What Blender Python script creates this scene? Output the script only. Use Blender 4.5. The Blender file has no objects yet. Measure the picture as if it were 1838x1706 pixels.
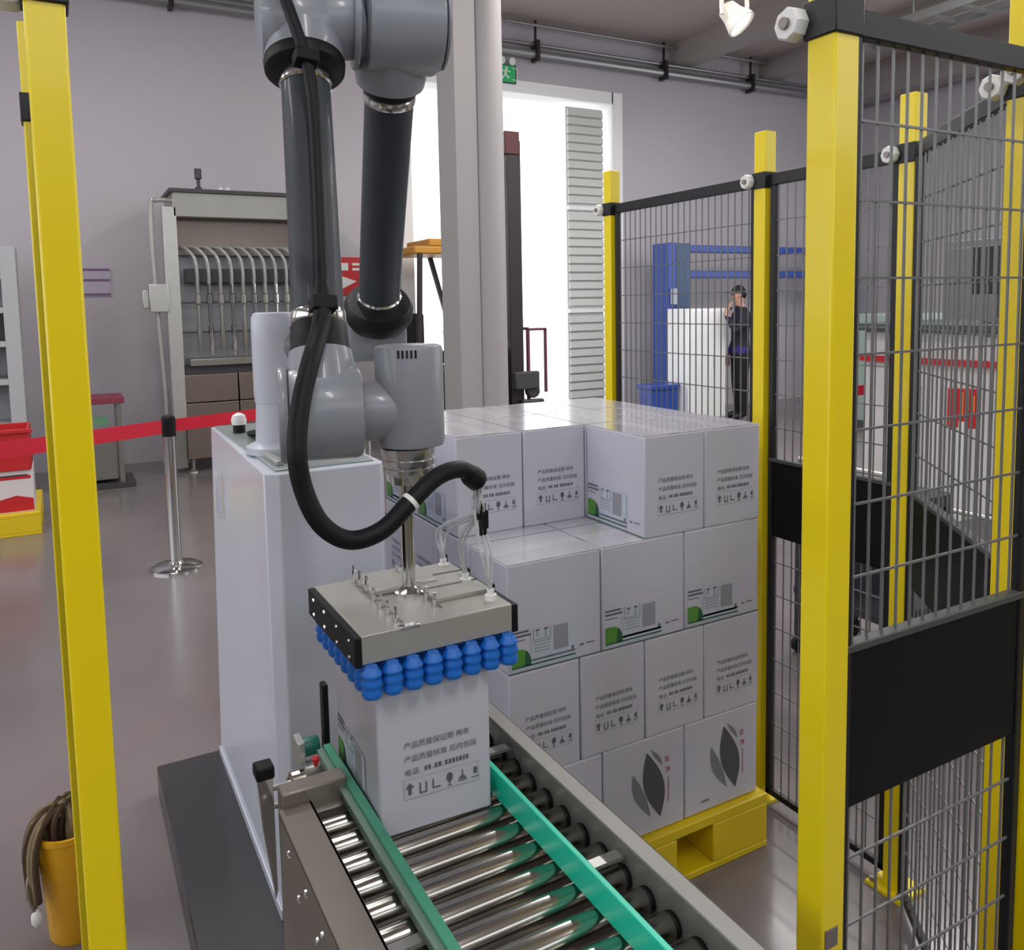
import bpy, bmesh, math, random
from mathutils import Vector, Matrix
random.seed(7)
S = bpy.context.scene
COL = S.collection

# ------------------------------------------------------------------ camera
FPX, PX, PY = 1480.0, 919.0, 681.0          # focal length and principal point in pixels of the 1838 x 1706 frame
PITCH, YAW, ROLL, CAMH = map(math.radians, (5.17, 28.7, -1.1, 0)) 
CAMZ = 1.65
_f = Vector((math.sin(YAW)*math.cos(PITCH), math.cos(YAW)*math.cos(PITCH), -math.sin(PITCH)))
_r0 = Vector((math.cos(YAW), -math.sin(YAW), 0)); _u0 = _r0.cross(_f)
_r = _r0*math.cos(ROLL) + _u0*math.sin(ROLL); _u = -_r0*math.sin(ROLL) + _u0*math.cos(ROLL)
cam = bpy.data.cameras.new('camera'); camo = bpy.data.objects.new('camera', cam); COL.objects.link(camo)
cam.sensor_width = 36; cam.lens = FPX/1838*36; cam.shift_y = (PY-853)/1838; cam.shift_x = (919-PX)/1838
cam.clip_start = 0.02; cam.clip_end = 300
camo.matrix_world = Matrix(((_r.x, _u.x, -_f.x, 0), (_r.y, _u.y, -_f.y, 0), (_r.z, _u.z, -_f.z, CAMZ), (0, 0, 0, 1)))
S.camera = camo

# ------------------------------------------------------------------ world light and exposure
S.view_settings.view_transform = 'Standard'; S.view_settings.look = 'None'
S.view_settings.gamma = 1.0; S.view_settings.use_curve_mapping = False
S.view_settings.exposure = 0.08
W = bpy.data.worlds.new('sky'); S.world = W; W.use_nodes = True
bg = W.node_tree.nodes['Background']; bg.inputs[0].default_value = (0.92, 0.95, 1.0, 1); bg.inputs[1].default_value = 2.35

# ------------------------------------------------------------------ helpers
def ray(px, py):
    return _r*((px-PX)/FPX) - _u*((py-PY)/FPX) + _f
def at(px, py, Y):
    d = ray(px, py); return Vector((0, 0, CAMZ)) + d*(Y/d.y)
def atx(px, py, X):
    d = ray(px, py); return Vector((0, 0, CAMZ)) + d*(X/d.x)
def atz(px, py, z):
    d = ray(px, py); return Vector((0, 0, CAMZ)) + d*((z-CAMZ)/d.z)
def V(*a): return Vector(a)
def lin(c):
    return tuple(((x/255)/12.92 if x/255 <= 0.04045 else ((x/255+0.055)/1.055)**2.4) for x in c) + (1,)

MATS = {}
def mat(name, rgb, rough=0.5, metal=0.0, coat=0.0, noise=0.0, nscale=8.0, bump=0.0, bscale=60.0, emit=0.0, trans=0.0, spec=0.5, rvar=0.0, stretch=None, alpha=1.0):
    if name in MATS: return MATS[name]
    m = bpy.data.materials.new(name); m.use_nodes = True; nt = m.node_tree
    b = nt.nodes['Principled BSDF']; c = lin(rgb)
    b.inputs['Base Color'].default_value = c; b.inputs['Roughness'].default_value = rough
    b.inputs['Metallic'].default_value = metal; b.inputs['Coat Weight'].default_value = coat
    b.inputs['Coat Roughness'].default_value = 0.08
    b.inputs['Specular IOR Level'].default_value = spec
    b.inputs['Transmission Weight'].default_value = trans
    b.inputs['Alpha'].default_value = alpha
    if emit: b.inputs['Emission Color'].default_value = c; b.inputs['Emission Strength'].default_value = emit
    if noise or bump or rvar:
        tc = nt.nodes.new('ShaderNodeTexCoord'); src = tc.outputs['Object']
        if stretch:
            mp = nt.nodes.new('ShaderNodeMapping'); mp.inputs['Scale'].default_value = stretch
            nt.links.new(src, mp.inputs[0]); src = mp.outputs[0]
        nz = nt.nodes.new('ShaderNodeTexNoise'); nz.inputs['Scale'].default_value = nscale; nz.inputs['Detail'].default_value = 5
        nt.links.new(src, nz.inputs['Vector'])
        if noise:
            mx = nt.nodes.new('ShaderNodeMix'); mx.data_type = 'RGBA'
            lo = tuple(max(0, x*(1-noise)) for x in c[:3])+(1,); hi = tuple(min(1, x*(1+noise)) for x in c[:3])+(1,)
            mx.inputs[6].default_value = lo; mx.inputs[7].default_value = hi
            nt.links.new(nz.outputs[0], mx.inputs[0]); nt.links.new(mx.outputs[2], b.inputs['Base Color'])
        if rvar:
            mr = nt.nodes.new('ShaderNodeMapRange'); mr.inputs[3].default_value = max(0.02, rough-rvar); mr.inputs[4].default_value = min(1, rough+rvar)
            nt.links.new(nz.outputs[0], mr.inputs[0]); nt.links.new(mr.outputs[0], b.inputs['Roughness'])
        if bump:
            n2 = nt.nodes.new('ShaderNodeTexNoise'); n2.inputs['Scale'].default_value = bscale; n2.inputs['Detail'].default_value = 3
            nt.links.new(src, n2.inputs['Vector'])
            bp = nt.nodes.new('ShaderNodeBump'); bp.inputs['Strength'].default_value = bump; bp.inputs['Distance'].default_value = 0.01
            nt.links.new(n2.outputs[0], bp.inputs['Height']); nt.links.new(bp.outputs[0], b.inputs['Normal'])
    MATS[name] = m
    return m

yellow = mat('yellow_powder_coat', (240, 214, 0), 0.32, coat=0.25, noise=0.04, nscale=3, bump=0.015, bscale=300)
black = mat('black_powder_coat', (16, 16, 19), 0.45, noise=0.1)
blackplate = mat('black_sheet', (11, 13, 14), 0.5, noise=0.25, nscale=5, spec=0.2)
rubber = mat('black_rubber', (18, 20, 24), 0.5, bump=0.03, bscale=120, spec=0.25)
wire = mat('wire_dark', (118, 118, 118), 0.35, metal=0.3)
nutm = mat('white_plastic', (232, 232, 230), 0.4)
card = mat('white_carton', (200, 200, 213), 0.42, coat=0.3, noise=0.02, nscale=6, bump=0.012, bscale=40)
cardtop = mat('carton_film', (200, 198, 206), 0.16, coat=0.8, bump=0.03, bscale=9)
ink = mat('grey_ink', (96, 96, 106), 0.6)
inklight = mat('light_grey_ink', (150, 152, 160), 0.6)
greenink = mat('green_ink', (88, 150, 58), 0.5)
dgreenink = mat('dark_green_ink', (40, 92, 66), 0.5)
paleink = mat('pale_blue_ink', (190, 200, 214), 0.5)
leafink = mat('charcoal_ink', (84, 84, 88), 0.55)
leafink2 = mat('mid_grey_ink', (128, 128, 132), 0.55)
redink = mat('red_ink', (190, 60, 70), 0.5)
tape = mat('clear_tape', (206, 204, 208), 0.14, coat=0.6)
steel = mat('brushed_steel', (176, 174, 170), 0.32, metal=0.55, noise=0.08, nscale=20, stretch=(1, 12, 1), rvar=0.06)
steeld = mat('dull_steel', (138, 130, 122), 0.38, metal=0.5, noise=0.12, nscale=10)
chrome = mat('chrome', (205, 205, 205), 0.12, metal=1.0)
rollm = mat('roller_steel', (176, 172, 164), 0.2, metal=1.0, noise=0.1, nscale=30, stretch=(1, 8, 8))
alum = mat('aluminium', (186, 186, 182), 0.34, metal=0.55, noise=0.06, nscale=14)
plate = mat('gripper_plate', (172, 170, 164), 0.36, metal=0.35, noise=0.07, nscale=12, stretch=(1, 6, 1))
teal = mat('teal_plastic', (20, 205, 170), 0.34, coat=0.1)
tealdark = mat('teal_worn_plastic', (70, 150, 122), 0.45, noise=0.25, nscale=14)
bluecup = mat('blue_silicone', (22, 108, 205), 0.38, coat=0.15)
robotgrey = mat('robot_grey_paint', (142, 147, 156), 0.36, coat=0.2, bump=0.006, bscale=250)
robotlight = mat('robot_light_paint', (196, 200, 214), 0.38, coat=0.25)
robottube = mat('robot_dark_tube', (44, 51, 60), 0.5, coat=0.08)
robotblack = mat('robot_black_rubber', (18, 18, 20), 0.48, spec=0.3)
cabm = mat('cabinet_white_paint', (206, 211, 224), 0.3, coat=0.3, noise=0.02, nscale=2)
cabtop = mat('cabinet_top_steel', (158, 170, 168), 0.28, metal=0.4)
basem = mat('dark_base', (46, 46, 50), 0.3, coat=0.3, noise=0.15, nscale=3)
clear = mat('clear_tube', (225, 228, 230), 0.12, trans=0.55, spec=0.6)
red = mat('red_belt', (205, 20, 50), 0.5)
redpaint = mat('red_paint', (196, 36, 40), 0.45)
wallm = mat('wall_paint', (190, 185, 192), 0.75, noise=0.03, nscale=0.6)
ceilm = mat('ceiling_paint', (180, 168, 162), 0.8, noise=0.04, nscale=0.5)
beamm = mat('beam_paint', (160, 152, 148), 0.7)
whitef = mat('white_frame', (240, 240, 240), 0.4)
colm = mat('column_paint', (160, 155, 155), 0.6, noise=0.02, nscale=2)
shutm = mat('shutter_grey', (206, 208, 204), 0.45)
pipem = mat('pipe_grey', (150, 150, 150), 0.35, metal=0.5)
concrete = mat('outside_concrete', (214, 212, 208), 0.8, noise=0.05, nscale=1)
bluep = mat('blue_paint', (34, 70, 160), 0.4, coat=0.2)
bluegrey = mat('slate_blue_paint', (66, 92, 128), 0.45)
forkd = mat('forklift_dark', (42, 32, 34), 0.45)
forky = mat('forklift_ochre', (196, 140, 48), 0.45)
skin = mat('skin', (196, 150, 128), 0.55)
jacket = mat('navy_jacket', (34, 32, 48), 0.8, noise=0.15, nscale=20)
jacketp = mat('jacket_hem', (54, 42, 122), 0.8)
trous = mat('black_trousers', (22, 22, 22), 0.85)
hairm = mat('dark_cap', (26, 26, 30), 0.8)
bucketm = mat('bucket_yellow', (226, 166, 20), 0.4, coat=0.1)
mopm = mat('mop_strands', (128, 112, 82), 0.9, noise=0.3, nscale=40)
mopd = mat('mop_dark', (70, 52, 34), 0.9, noise=0.3, nscale=40)
machm = mat('machine_stainless', (150, 148, 142), 0.32, metal=0.75, noise=0.1, nscale=3)
machd = mat('machine_panel', (128, 116, 108), 0.34, metal=0.6, noise=0.15, nscale=2)
machk = mat('machine_dark_grey', (64, 62, 64), 0.5)  # plain dark grey for lids, rails, plinths and bins
hosem = mat('machine_hose', (158, 158, 158), 0.25, trans=0.0, coat=0.4)
shelfm = mat('shelf_grey', (178, 180, 184), 0.5)
exitg = mat('exit_green', (30, 150, 90), 0.4, emit=0.25)
lampw = mat('lamp_lens', (250, 246, 236), 0.3, emit=1.6)
monitor = mat('monitor_black', (18, 20, 22), 0.25, coat=0.3)
motorg = mat('motor_green', (24, 110, 96), 0.4)

def srgb_floor():
    m = bpy.data.materials.new('epoxy_floor'); m.use_nodes = True; nt = m.node_tree; b = nt.nodes['Principled BSDF']
    tc = nt.nodes.new('ShaderNodeTexCoord'); nz = nt.nodes.new('ShaderNodeTexNoise'); nz.inputs['Scale'].default_value = 0.55; nz.inputs['Detail'].default_value = 6
    nt.links.new(tc.outputs['Object'], nz.inputs['Vector'])
    cr = nt.nodes.new('ShaderNodeValToRGB'); cr.color_ramp.elements[0].position = 0.3; cr.color_ramp.elements[0].color = lin((106, 99, 100)); cr.color_ramp.elements[1].position = 0.7; cr.color_ramp.elements[1].color = lin((126, 118, 119))
    nt.links.new(nz.outputs[0], cr.inputs[0]); nt.links.new(cr.outputs[0], b.inputs['Base Color'])
    mr = nt.nodes.new('ShaderNodeMapRange'); mr.inputs[3].default_value = 0.12; mr.inputs[4].default_value = 0.34
    n2 = nt.nodes.new('ShaderNodeTexNoise'); n2.inputs['Scale'].default_value = 2.2; nt.links.new(tc.outputs['Object'], n2.inputs['Vector'])
    nt.links.new(n2.outputs[0], mr.inputs[0]); nt.links.new(mr.outputs[0], b.inputs['Roughness'])
    b.inputs['Coat Weight'].default_value = 0.25; b.inputs['Coat Roughness'].default_value = 0.12
    return m
floorm = srgb_floor()

def basis(d):
    d = Vector(d).normalized(); a = Vector((0, 0, 1)) if abs(d.z) < 0.95 else Vector((1, 0, 0))
    x = a.cross(d).normalized(); y = d.cross(x); return x, y, d

class MB:
    def __init__(s): s.v = []; s.f = []; s.m = []; s.k = 0
    def slot(s, k): s.k = k; return s
    def _add(s, vs, fs):
        o = len(s.v); s.v += [Vector(p) for p in vs]; s.f += [[i+o for i in f] for f in fs]; s.m += [s.k]*len(fs); return s
    def box(s, c, d, rz=0.0, M=None):
        c = Vector(c); h = Vector(d)/2; R = M if M is not None else Matrix.Rotation(rz, 3, 'Z')
        vs = [c + R @ Vector((x*h.x, y*h.y, z*h.z)) for z in (-1, 1) for x, y in ((-1, -1), (1, -1), (1, 1), (-1, 1))]
        return s._add(vs, [[3, 2, 1, 0], [4, 5, 6, 7], [0, 1, 5, 4], [1, 2, 6, 5], [2, 3, 7, 6], [3, 0, 4, 7]])
    def span(s, a, b):
        a = Vector(a); b = Vector(b); return s.box((a+b)/2, (abs(b.x-a.x), abs(b.y-a.y), abs(b.z-a.z)))
    def bar(s, p, q, w, h=None, up=(0, 0, 1)):
        p = Vector(p); q = Vector(q); h = w if h is None else h; d = (q-p)
        y = d.normalized(); u = Vector(up)
        if abs(y.dot(u)) > 0.97: u = Vector((1, 0, 0)) if abs(y.x) < 0.9 else Vector((0, 1, 0))
        x = y.cross(u).normalized(); z = x.cross(y)
        M = Matrix((x, y, z)).transposed()
        return s.box((p+q)/2, (w, d.length, h), M=M)
    def lathe(s, o, d, prof, n=32, caps=True):
        o = Vector(o); x, y, z = basis(d); vs = []; fs = []
        for r, h in prof:
            for i in range(n):
                a = 2*math.pi*i/n; vs.append(o + z*h + (x*math.cos(a) + y*math.sin(a))*r)
        for j in range(len(prof)-1):
            for i in range(n):
                k = (i+1) % n; fs.append([j*n+i, j*n+k, (j+1)*n+k, (j+1)*n+i])
        if caps:
            fs.append(list(range(n))[::-1]); fs.append([(len(prof)-1)*n+i for i in range(n)])
        return s._add(vs, fs)
    def cyl(s, p, q, r0, r1=None, n=24):
        p = Vector(p); q = Vector(q); r1 = r0 if r1 is None else r1
        return s.lathe(p, q-p, [(r0, 0), (r1, (q-p).length)], n)
    def rod(s, p, q, r, n=24, b=None):                              # a cylinder with a rounded rim
        p = Vector(p); q = Vector(q); L = (q-p).length; b = min(r*0.18, L*0.2) if b is None else b
        pr = [(r-b, 0), (r-b*0.3, b*0.3), (r, b), (r, L-b), (r-b*0.3, L-b*0.3), (r-b, L)]
        return s.lathe(p, q-p, pr, n)
    def ball(s, c, r, n=20, sz=(1, 1, 1)):
        c = Vector(c); vs = []; fs = []; m = n//2
        for j in range(1, m):
            t = math.pi*j/m
            for i in range(n):
                a = 2*math.pi*i/n; vs.append(c + Vector((math.sin(t)*math.cos(a)*sz[0], math.sin(t)*math.sin(a)*sz[1], math.cos(t)*sz[2]))*r)
        T = len(vs); vs += [c+Vector((0, 0, r*sz[2])), c-Vector((0, 0, r*sz[2]))]
        for j in range(m-2):
            for i in range(n):
                k = (i+1) % n; fs.append([j*n+i, (j+1)*n+i, (j+1)*n+k, j*n+k])
        for i in range(n):
            k = (i+1) % n; fs.append([T, i, k]); fs.append([T+1, (m-2)*n+k, (m-2)*n+i])
        return s._add(vs, fs)
    def tube(s, pts, r, n=10, res=6, smooth=True):
        P = [Vector(p) for p in pts]
        if smooth and len(P) > 2:
            Q = []
            for i in range(len(P)-1):
                a = P[max(i-1, 0)]; b = P[i]; c = P[i+1]; d = P[min(i+2, len(P)-1)]
                for j in range(res):
                    t = j/res
                    Q.append(0.5*((2*b) + (c-a)*t + (2*a-5*b+4*c-d)*t*t + (3*b-a-3*c+d)*t**3))
            Q.append(P[-1]); P = Q
        rr = r if callable(r) else (lambda t: r)
        x, y, z = basis(P[1]-P[0]); vs = []; fs = []
        for i, p in enumerate(P):
            t = (P[min(i+1, len(P)-1)]-P[max(i-1, 0)]).normalized()
            x = (x - t*x.dot(t)).normalized(); y = t.cross(x); R = rr(i/(len(P)-1))
            for k in range(n):
                a = 2*math.pi*k/n; vs.append(p + (x*math.cos(a)+y*math.sin(a))*R)
        for j in range(len(P)-1):
            for k in range(n):
                l = (k+1) % n; fs.append([j*n+k, j*n+l, (j+1)*n+l, (j+1)*n+k])
        fs.append(list(range(n))[::-1]); fs.append([(len(P)-1)*n+k for k in range(n)])
        return s._add(vs, fs)
    def poly(s, pts, ext):                                          # a flat outline given a thickness vector
        n = len(pts); a = [Vector(p) for p in pts]; e = Vector(ext); b = [p+e for p in a]
        fs = [list(range(n))[::-1], [n+i for i in range(n)]] + [[i, (i+1) % n, n+(i+1) % n, n+i] for i in range(n)]
        return s._add(a+b, fs)
    def mesh(s, name, off=Vector((0, 0, 0)), smooth=35):
        me = bpy.data.meshes.new(name); me.from_pydata([p-off for p in s.v], [], s.f)
        me.update()
        bm = bmesh.new(); bm.from_mesh(me); bmesh.ops.recalc_face_normals(bm, faces=bm.faces); bm.to_mesh(me); bm.free()
        if smooth:
            me.polygons.foreach_set('use_smooth', [True]*len(me.polygons)); me.set_sharp_from_angle(angle=math.radians(smooth))
        return me
    def build(s, name, mats, parent=None, loc=None, bevel=0.0, label=None, smooth=35, kind=None):
        mats = mats if isinstance(mats, (list, tuple)) else [mats]
        off = Vector((0, 0, 0)); p = parent
        while p is not None: off += p.location; p = p.parent
        if loc is not None: off += Vector(loc)
        me = s.mesh(name, off, smooth)
        for m in mats: me.materials.append(m)
        if len(mats) > 1: me.polygons.foreach_set('material_index', s.m)
        o = bpy.data.objects.new(name, me); COL.objects.link(o); o.parent = parent
        if loc is not None: o.location = loc
        if bevel:
            b = o.modifiers.new('edge', 'BEVEL'); b.width = bevel; b.segments = 2; b.limit_method = 'ANGLE'; b.angle_limit = math.radians(40); b.harden_normals = False
        if label: o['label'] = label
        if kind: o['kind'] = kind
        return o
def tag(o, label=None, cat=None, group=None, kind=None):
    if label: o['label'] = label
    if cat: o['category'] = cat
    if group: o['group'] = group
    if kind: o['kind'] = kind
    return o
def thing(name, loc, label, cat, group=None):
    o = bpy.data.objects.new(name, None); COL.objects.link(o); o.location = loc; o.empty_display_size = 0.1
    return tag(o, label, cat, group)
def copy_tree(o, parent=None):
    c = o.copy(); COL.objects.link(c); c.parent = parent
    for ch in list(o.children): copy_tree(ch, c)
    return c
def text_mesh(body, size, name='text'):
    cu = bpy.data.curves.new(name, 'FONT'); cu.body = body; cu.size = size; cu.resolution_u = 2; cu.fill_mode = 'FRONT'
    o = bpy.data.objects.new(name, cu); COL.objects.link(o)
    dg = bpy.context.evaluated_depsgraph_get(); me = bpy.data.meshes.new_from_object(o.evaluated_get(dg))
    vs = [v.co.copy() for v in me.vertices]; fs = [list(p.vertices) for p in me.polygons]
    bpy.data.objects.remove(o); bpy.data.curves.remove(cu); bpy.data.meshes.remove(me)
    return vs, fs

# ================================================================== the setting
YW, XR, XL, YF, ZC = 9.8, 12.3, -7.0, -3.2, 5.38
def struct(mb, name, m, **k):
    o = mb.build(name, m, **k); o['kind'] = 'structure'; return o
struct(MB().span((XL-1, YF-1, -0.2), (XR+1, YW+0.12, 0)), 'floor', floorm)
DX0, DX1, DZ = 3.95, 7.05, 4.46
w = MB(); w.span((XL, YW, 0), (DX0, YW+0.25, 7)); w.span((DX1, YW, 0), (XR+0.3, YW+0.25, 7)); w.span((DX0, YW, DZ), (DX1, YW+0.25, 7))
struct(w, 'wall_back', wallm)
w = MB(); w.span((XR, YF, 0), (XR+0.3, YW, 0.8)); w.span((XR, YF, 4.5), (XR+0.3, YW, 7)); w.span((XR, YF, 0.8), (XR+0.3, -1.5, 4.5)); w.span((XR, 6.0, 0.8), (XR+0.3, YW, 4.5)); struct(w, 'wall_right', wallm)  # out-of-view opening added to bring in light from the right
w = MB(); w.span((XL-0.3, YF, 0), (XL, YW, 1.4)); w.span((XL-0.3, YF, 4.6), (XL, YW, 7)); struct(w, 'wall_left', wallm)  # unseen wall, sill height shaped for the light from the left
w = MB(); w.span((XL-0.3, YF-0.3, 0), (XR+0.3, YF, 2.9)); w.span((XL-0.3, YF-0.3, 4.4), (XR+0.3, YF, 7)); w.span((XL-0.3, YF-0.3, 2.3), (XL+3, YF, 4.4)); w.span((XR-3, YF-0.3, 2.3), (XR+0.3, YF, 4.4)); struct(w, 'wall_front', mat('darkened_front_wall', (120, 114, 112), 0.8))  # unseen wall, set close, darkened and opened high to shape the light
struct(MB().span((XL, YF, ZC), (XR+0.3, YW, ZC+0.25)), 'ceiling', ceilm)
for i, (x0, x1, z) in enumerate(((8.1, 8.45, 5.1), (9.9, 10.25, 5.1), (-1.2, -0.85, 5.1), (11.6, 12.0, 4.85))):
    struct(MB().span((x0, YF, z), (x1, YW, ZC)), 'trim_%d' % (i+3), beamm)
t = MB(); t.span((DX1-0.02, YW-0.05, 0), (DX1+0.16, YW+0.26, DZ+0.14)); t.span((DX0-0.16, YW-0.05, 0), (DX0+0.02, YW+0.26, DZ+0.14)); t.span((DX0, YW-0.05, DZ-0.02), (DX1, YW+0.26, DZ+0.14))
struct(t, 'trim_1', whitef)
struct(MB().span((-40, YW+0.12, -0.25), (60, 80, -0.03)), 'ground', concrete)
# folded grey sectional leaf standing in the doorway
d1 = struct(MB().span((6.30, YW+0.02, 0.03), (6.90, YW+0.05, 4.36)), 'door_1', shutm)
n = 36
me_slat = None
for i in range(n):
    z = 0.06 + i*(4.28/n)
    if i in (12, 24): continue
    o = MB().poly([V(6.31, YW+0.02, z), V(6.31, YW-0.025, z+0.015), V(6.31, YW-0.012, z+0.105), V(6.31, YW+0.02, z+0.11)], (0.58, 0, 0)).build('slat', shutm, d1)
for z in (1.52, 2.95): MB().span((6.30, YW-0.03, z), (6.90, YW+0.02, z+0.05)).build('rail', whitef, d1)
# pipe runs under the ceiling
t = MB(); t.tube([(-3, YW-0.12, 4.93), (XR-0.12, YW-0.12, 4.95), (XR-0.12, YW-0.25, 4.95), (XR-0.12, -3, 4.95)], 0.055, smooth=False)
t.tube([(-3, YW-0.1, 5.06), (XR-0.3, YW-0.1, 5.08)], 0.022, smooth=False)
pipe = t.build('service_pipe', pipem, loc=(5, YW-0.12, 4.9)); tag(pipe, 'grey service pipes running along the top of the back wall', 'pipe')
for x in (1.25, 5.75, 7.9, 9.6):
    m = MB(); m.box((x, YW-0.12, 4.98), (0.05, 0.16, 0.26)); m.box((x, YW-0.12, 5.22), (0.025, 0.025, 0.34)); m.build('pipe_hanger', forkd, pipe)
pl = MB().tube([at(905, 36, YW-0.2), at(1440, 124, YW-0.2)], 0.02, smooth=False); tag(pl.build('conduit', pipem, loc=at(905, 36, YW-0.2)), 'thin pale conduit just below the ceiling of the back wall', 'conduit')

# ------------------------------------------------------------------ concrete column with boxed side
t = MB(); t.span((3.02, 6.42, 0), (3.22, 6.78, ZC)); t.lathe((3.355, 6.52, 0), (0, 0, 1), [(0.155, 0), (0.155, ZC)], 40)
struct(t, 'trim_2', colm)

# ================================================================== safety fence
PW = 0.047
def post(x, y, label, rz=0.0, clamp_side=-1, top=2.17, base=True, PW=PW, nut=True):
    t = thing('fence_post', (x, y, 0), label, 'fence post', 'yellow safety fence posts')
    R = Matrix.Rotation(rz, 3, 'Z')
    b = MB(); b.box((x, y, top/2+0.004), (PW, PW, top-0.008), rz); b.build('post_tube', yellow, t, bevel=0.003)
    c = MB(); c.box((x, y, 2.02), (PW+0.008, PW+0.008, 0.05), rz); cl = c.build('clamp_band', black, t, bevel=0.002)
    p = Vector((x, y, 2.02)) + R @ Vector((0, -clamp_side*(PW/2+0.016), 0))
    if nut: nn = MB(); nn.lathe(p + R @ Vector((-0.047, 0, 0)), R @ Vector((1, 0, 0)), [(0.02, 0), (0.023, 0.004), (0.023, 0.02), (0.02, 0.024)], 8); nn.build('clamp_nut', nutm, cl)
    if nut: s = MB(); s.lathe(p + R @ Vector((-0.053, 0, 0)), R @ Vector((1, 0, 0)), [(0.008, 0), (0.008, 0.008)], 10); s.build('bolt', steeld, cl)
    if base:
        m = MB(); m.box((x, y, 0.005), (0.11, 0.11, 0.01), rz); bp = m.build('base_plate', yellow, t)
        for sx in (-1, 1):
            for sy in (-1, 1):
                q = R @ Vector((sx*0.042, sy*0.042, 0)); k = MB(); k.cyl((x+q.x, y+q.y, 0.01), (x+q.x, y+q.y, 0.022), 0.007, n=8); k.build('anchor_bolt', steeld, bp)
    return t
PA, PB, PC, PD, PE, PF = (0.930, 0.787), (1.963, 1.405), (1.963, 1.915), (1.963, 2.73), (1.452, 0.787), (1.526, 0.870)
A = post(*PA, 'thick yellow fence post beside the conveyor with a slot cut near its foot')
sl = at(1475, 1693, PA[1]-PW/2)
o = MB().box((PA[0]-0.004, PA[1]-PW/2-0.0008, sl.z), (0.026, 0.002, 0.03)).build('slot_insert', steeld, A, bevel=0.0008)
post(*PB, 'yellow fence post at the back corner where the slanted mesh panel meets the long fence')
post(*PC, 'yellow fence post right behind the pallet of white cartons')
post(*PD, 'farthest yellow fence post, beside the grey roller door leaf')
post(*PE, 'yellow fence post at the far end of the panel with the big black plate', base=True)
post(*PF, 'narrow strip of yellow corner post at the near end of the slanted mesh panel', rz=math.radians(0), base=False)
post(at(99, 300, 1.08).x, 1.10, 'yellow fence post standing alone between the bucket and the robot base', PW=0.0415)
post(at(58, 60, 1.77).x, 1.77, 'yellow fence post almost hidden behind another post next to the bucket', clamp_side=1, nut=False)

def panel(p, q, label, kick=True, z0=0.03, z1=2.04, sp=0.031, hz=0.108):
    p = Vector((p[0], p[1], 0)); q = Vector((q[0], q[1], 0)); d = (q-p); L = d.length; d.normalize()
    t = thing('mesh_panel', (p+q)/2, label, 'fence panel', 'black wire mesh fence panels')
    tw = 0.018
    MB().bar(p+V(0, 0, z1-0.02)+d*0, q+V(0, 0, z1-0.02), tw, 0.036).build('top_rail', black, t, bevel=0.002)
    MB().bar(p+V(0, 0, z0+0.01), q+V(0, 0, z0+0.01), tw, 0.02).build('bottom_rail', black, t, bevel=0.002)
    for e, s in ((p, 1), (q, -1)): MB().bar(e+d*s*0.009+V(0, 0, z0), e+d*s*0.009+V(0, 0, z1-0.038), tw, tw).build('stile', black, t, bevel=0.002)
    m = MB(); k = int(L/sp); nrm = Vector((-d.y, d.x, 0))*0.0035
    for i in range(1, k):
        a = p + d*(L*i/k); m.bar(a+V(0, 0, z0+0.015)+nrm, a+V(0, 0, z1-0.03)+nrm, 0.0032)
    z = z1-0.038-hz
    while z > z0+0.04:
        m.bar(p+V(0, 0, z), q+V(0, 0, z), 0.0034); z -= hz
    m.build('wire_mesh', wire, t, smooth=0, kind='stuff')
    if kick:
        MB().bar(p+V(0, 0, 1.018), q+V(0, 0, 1.018), 0.012, 0.24).build('infill_plate', blackplate, t, bevel=0.003)
        MB().bar(p+V(0, 0, 1.144), q+V(0, 0, 1.144), 0.022, 0.012).build('mid_rail', mat('rail_dark_grey', (70, 72, 70), 0.4), t, bevel=0.002)
    return t
panel((PA[0]+0.03, PA[1]), (PE[0]-0.036, PE[1]), 'wire mesh panel with a black plate next to the thick post beside the conveyor')
panel((PF[0]+0.032, PF[1]+0.038), (PB[0]-0.036, PB[1]-0.045), 'slanted wire mesh panel closing the fence corner in front of the white machine')
panel((PB[0], PB[1]+0.032), (PC[0], PC[1]-0.032), 'short wire mesh panel with black plate in the long fence behind the stack', sp=0.031)
panel((PC[0], PC[1]+0.032), (PD[0], PD[1]-0.032), 'wire mesh panel in front of the person and the blue frame')
panel((0.006, 1.13), (-0.001, 1.735), 'edge-on wire mesh panel between the two posts by the bucket')

# ================================================================== cartons
CW, CL, CH = 0.21, 0.28, 0.28
def face_pts(f, u, v, off=0.0006):
    # (u, v) measured from the lower left corner of a face as seen from outside
    if f == '-y': return Vector((-CW/2+u, -CL/2-off, v))
    if f == '+y': return Vector((CW/2-u, CL/2+off, v))
    if f == '-x': return Vector((-CW/2-off, CL/2-u, v))
    return Vector((CW/2+off, -CL/2+u, v))
def decal(m, f, poly, off=0.0006):
    m._add([face_pts(f, a, b, off) for a, b in poly], [list(range(len(poly)))])
def rect(a, b, c, d): return [(a, b), (c, b), (c, d), (a, d)]
def oval(cx, cy, rx, ry, a0=0, a1=360, n=20, tilt=0):
    out = []
    for i in range(n+1 if a1-a0 < 360 else n):
        a = math.radians(a0+(a1-a0)*i/n); x, y = rx*math.cos(a), ry*math.sin(a)
        out.append((cx+x*math.cos(tilt)-y*math.sin(tilt), cy+x*math.sin(tilt)+y*math.cos(tilt)))
    return out
def put_text(m, f, body, size, u, v, off=0.0006):
    vs, fs = text_mesh(body, size)
    m._add([face_pts(f, u+p.x, v+p.y, off) for p in vs], fs)
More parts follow.
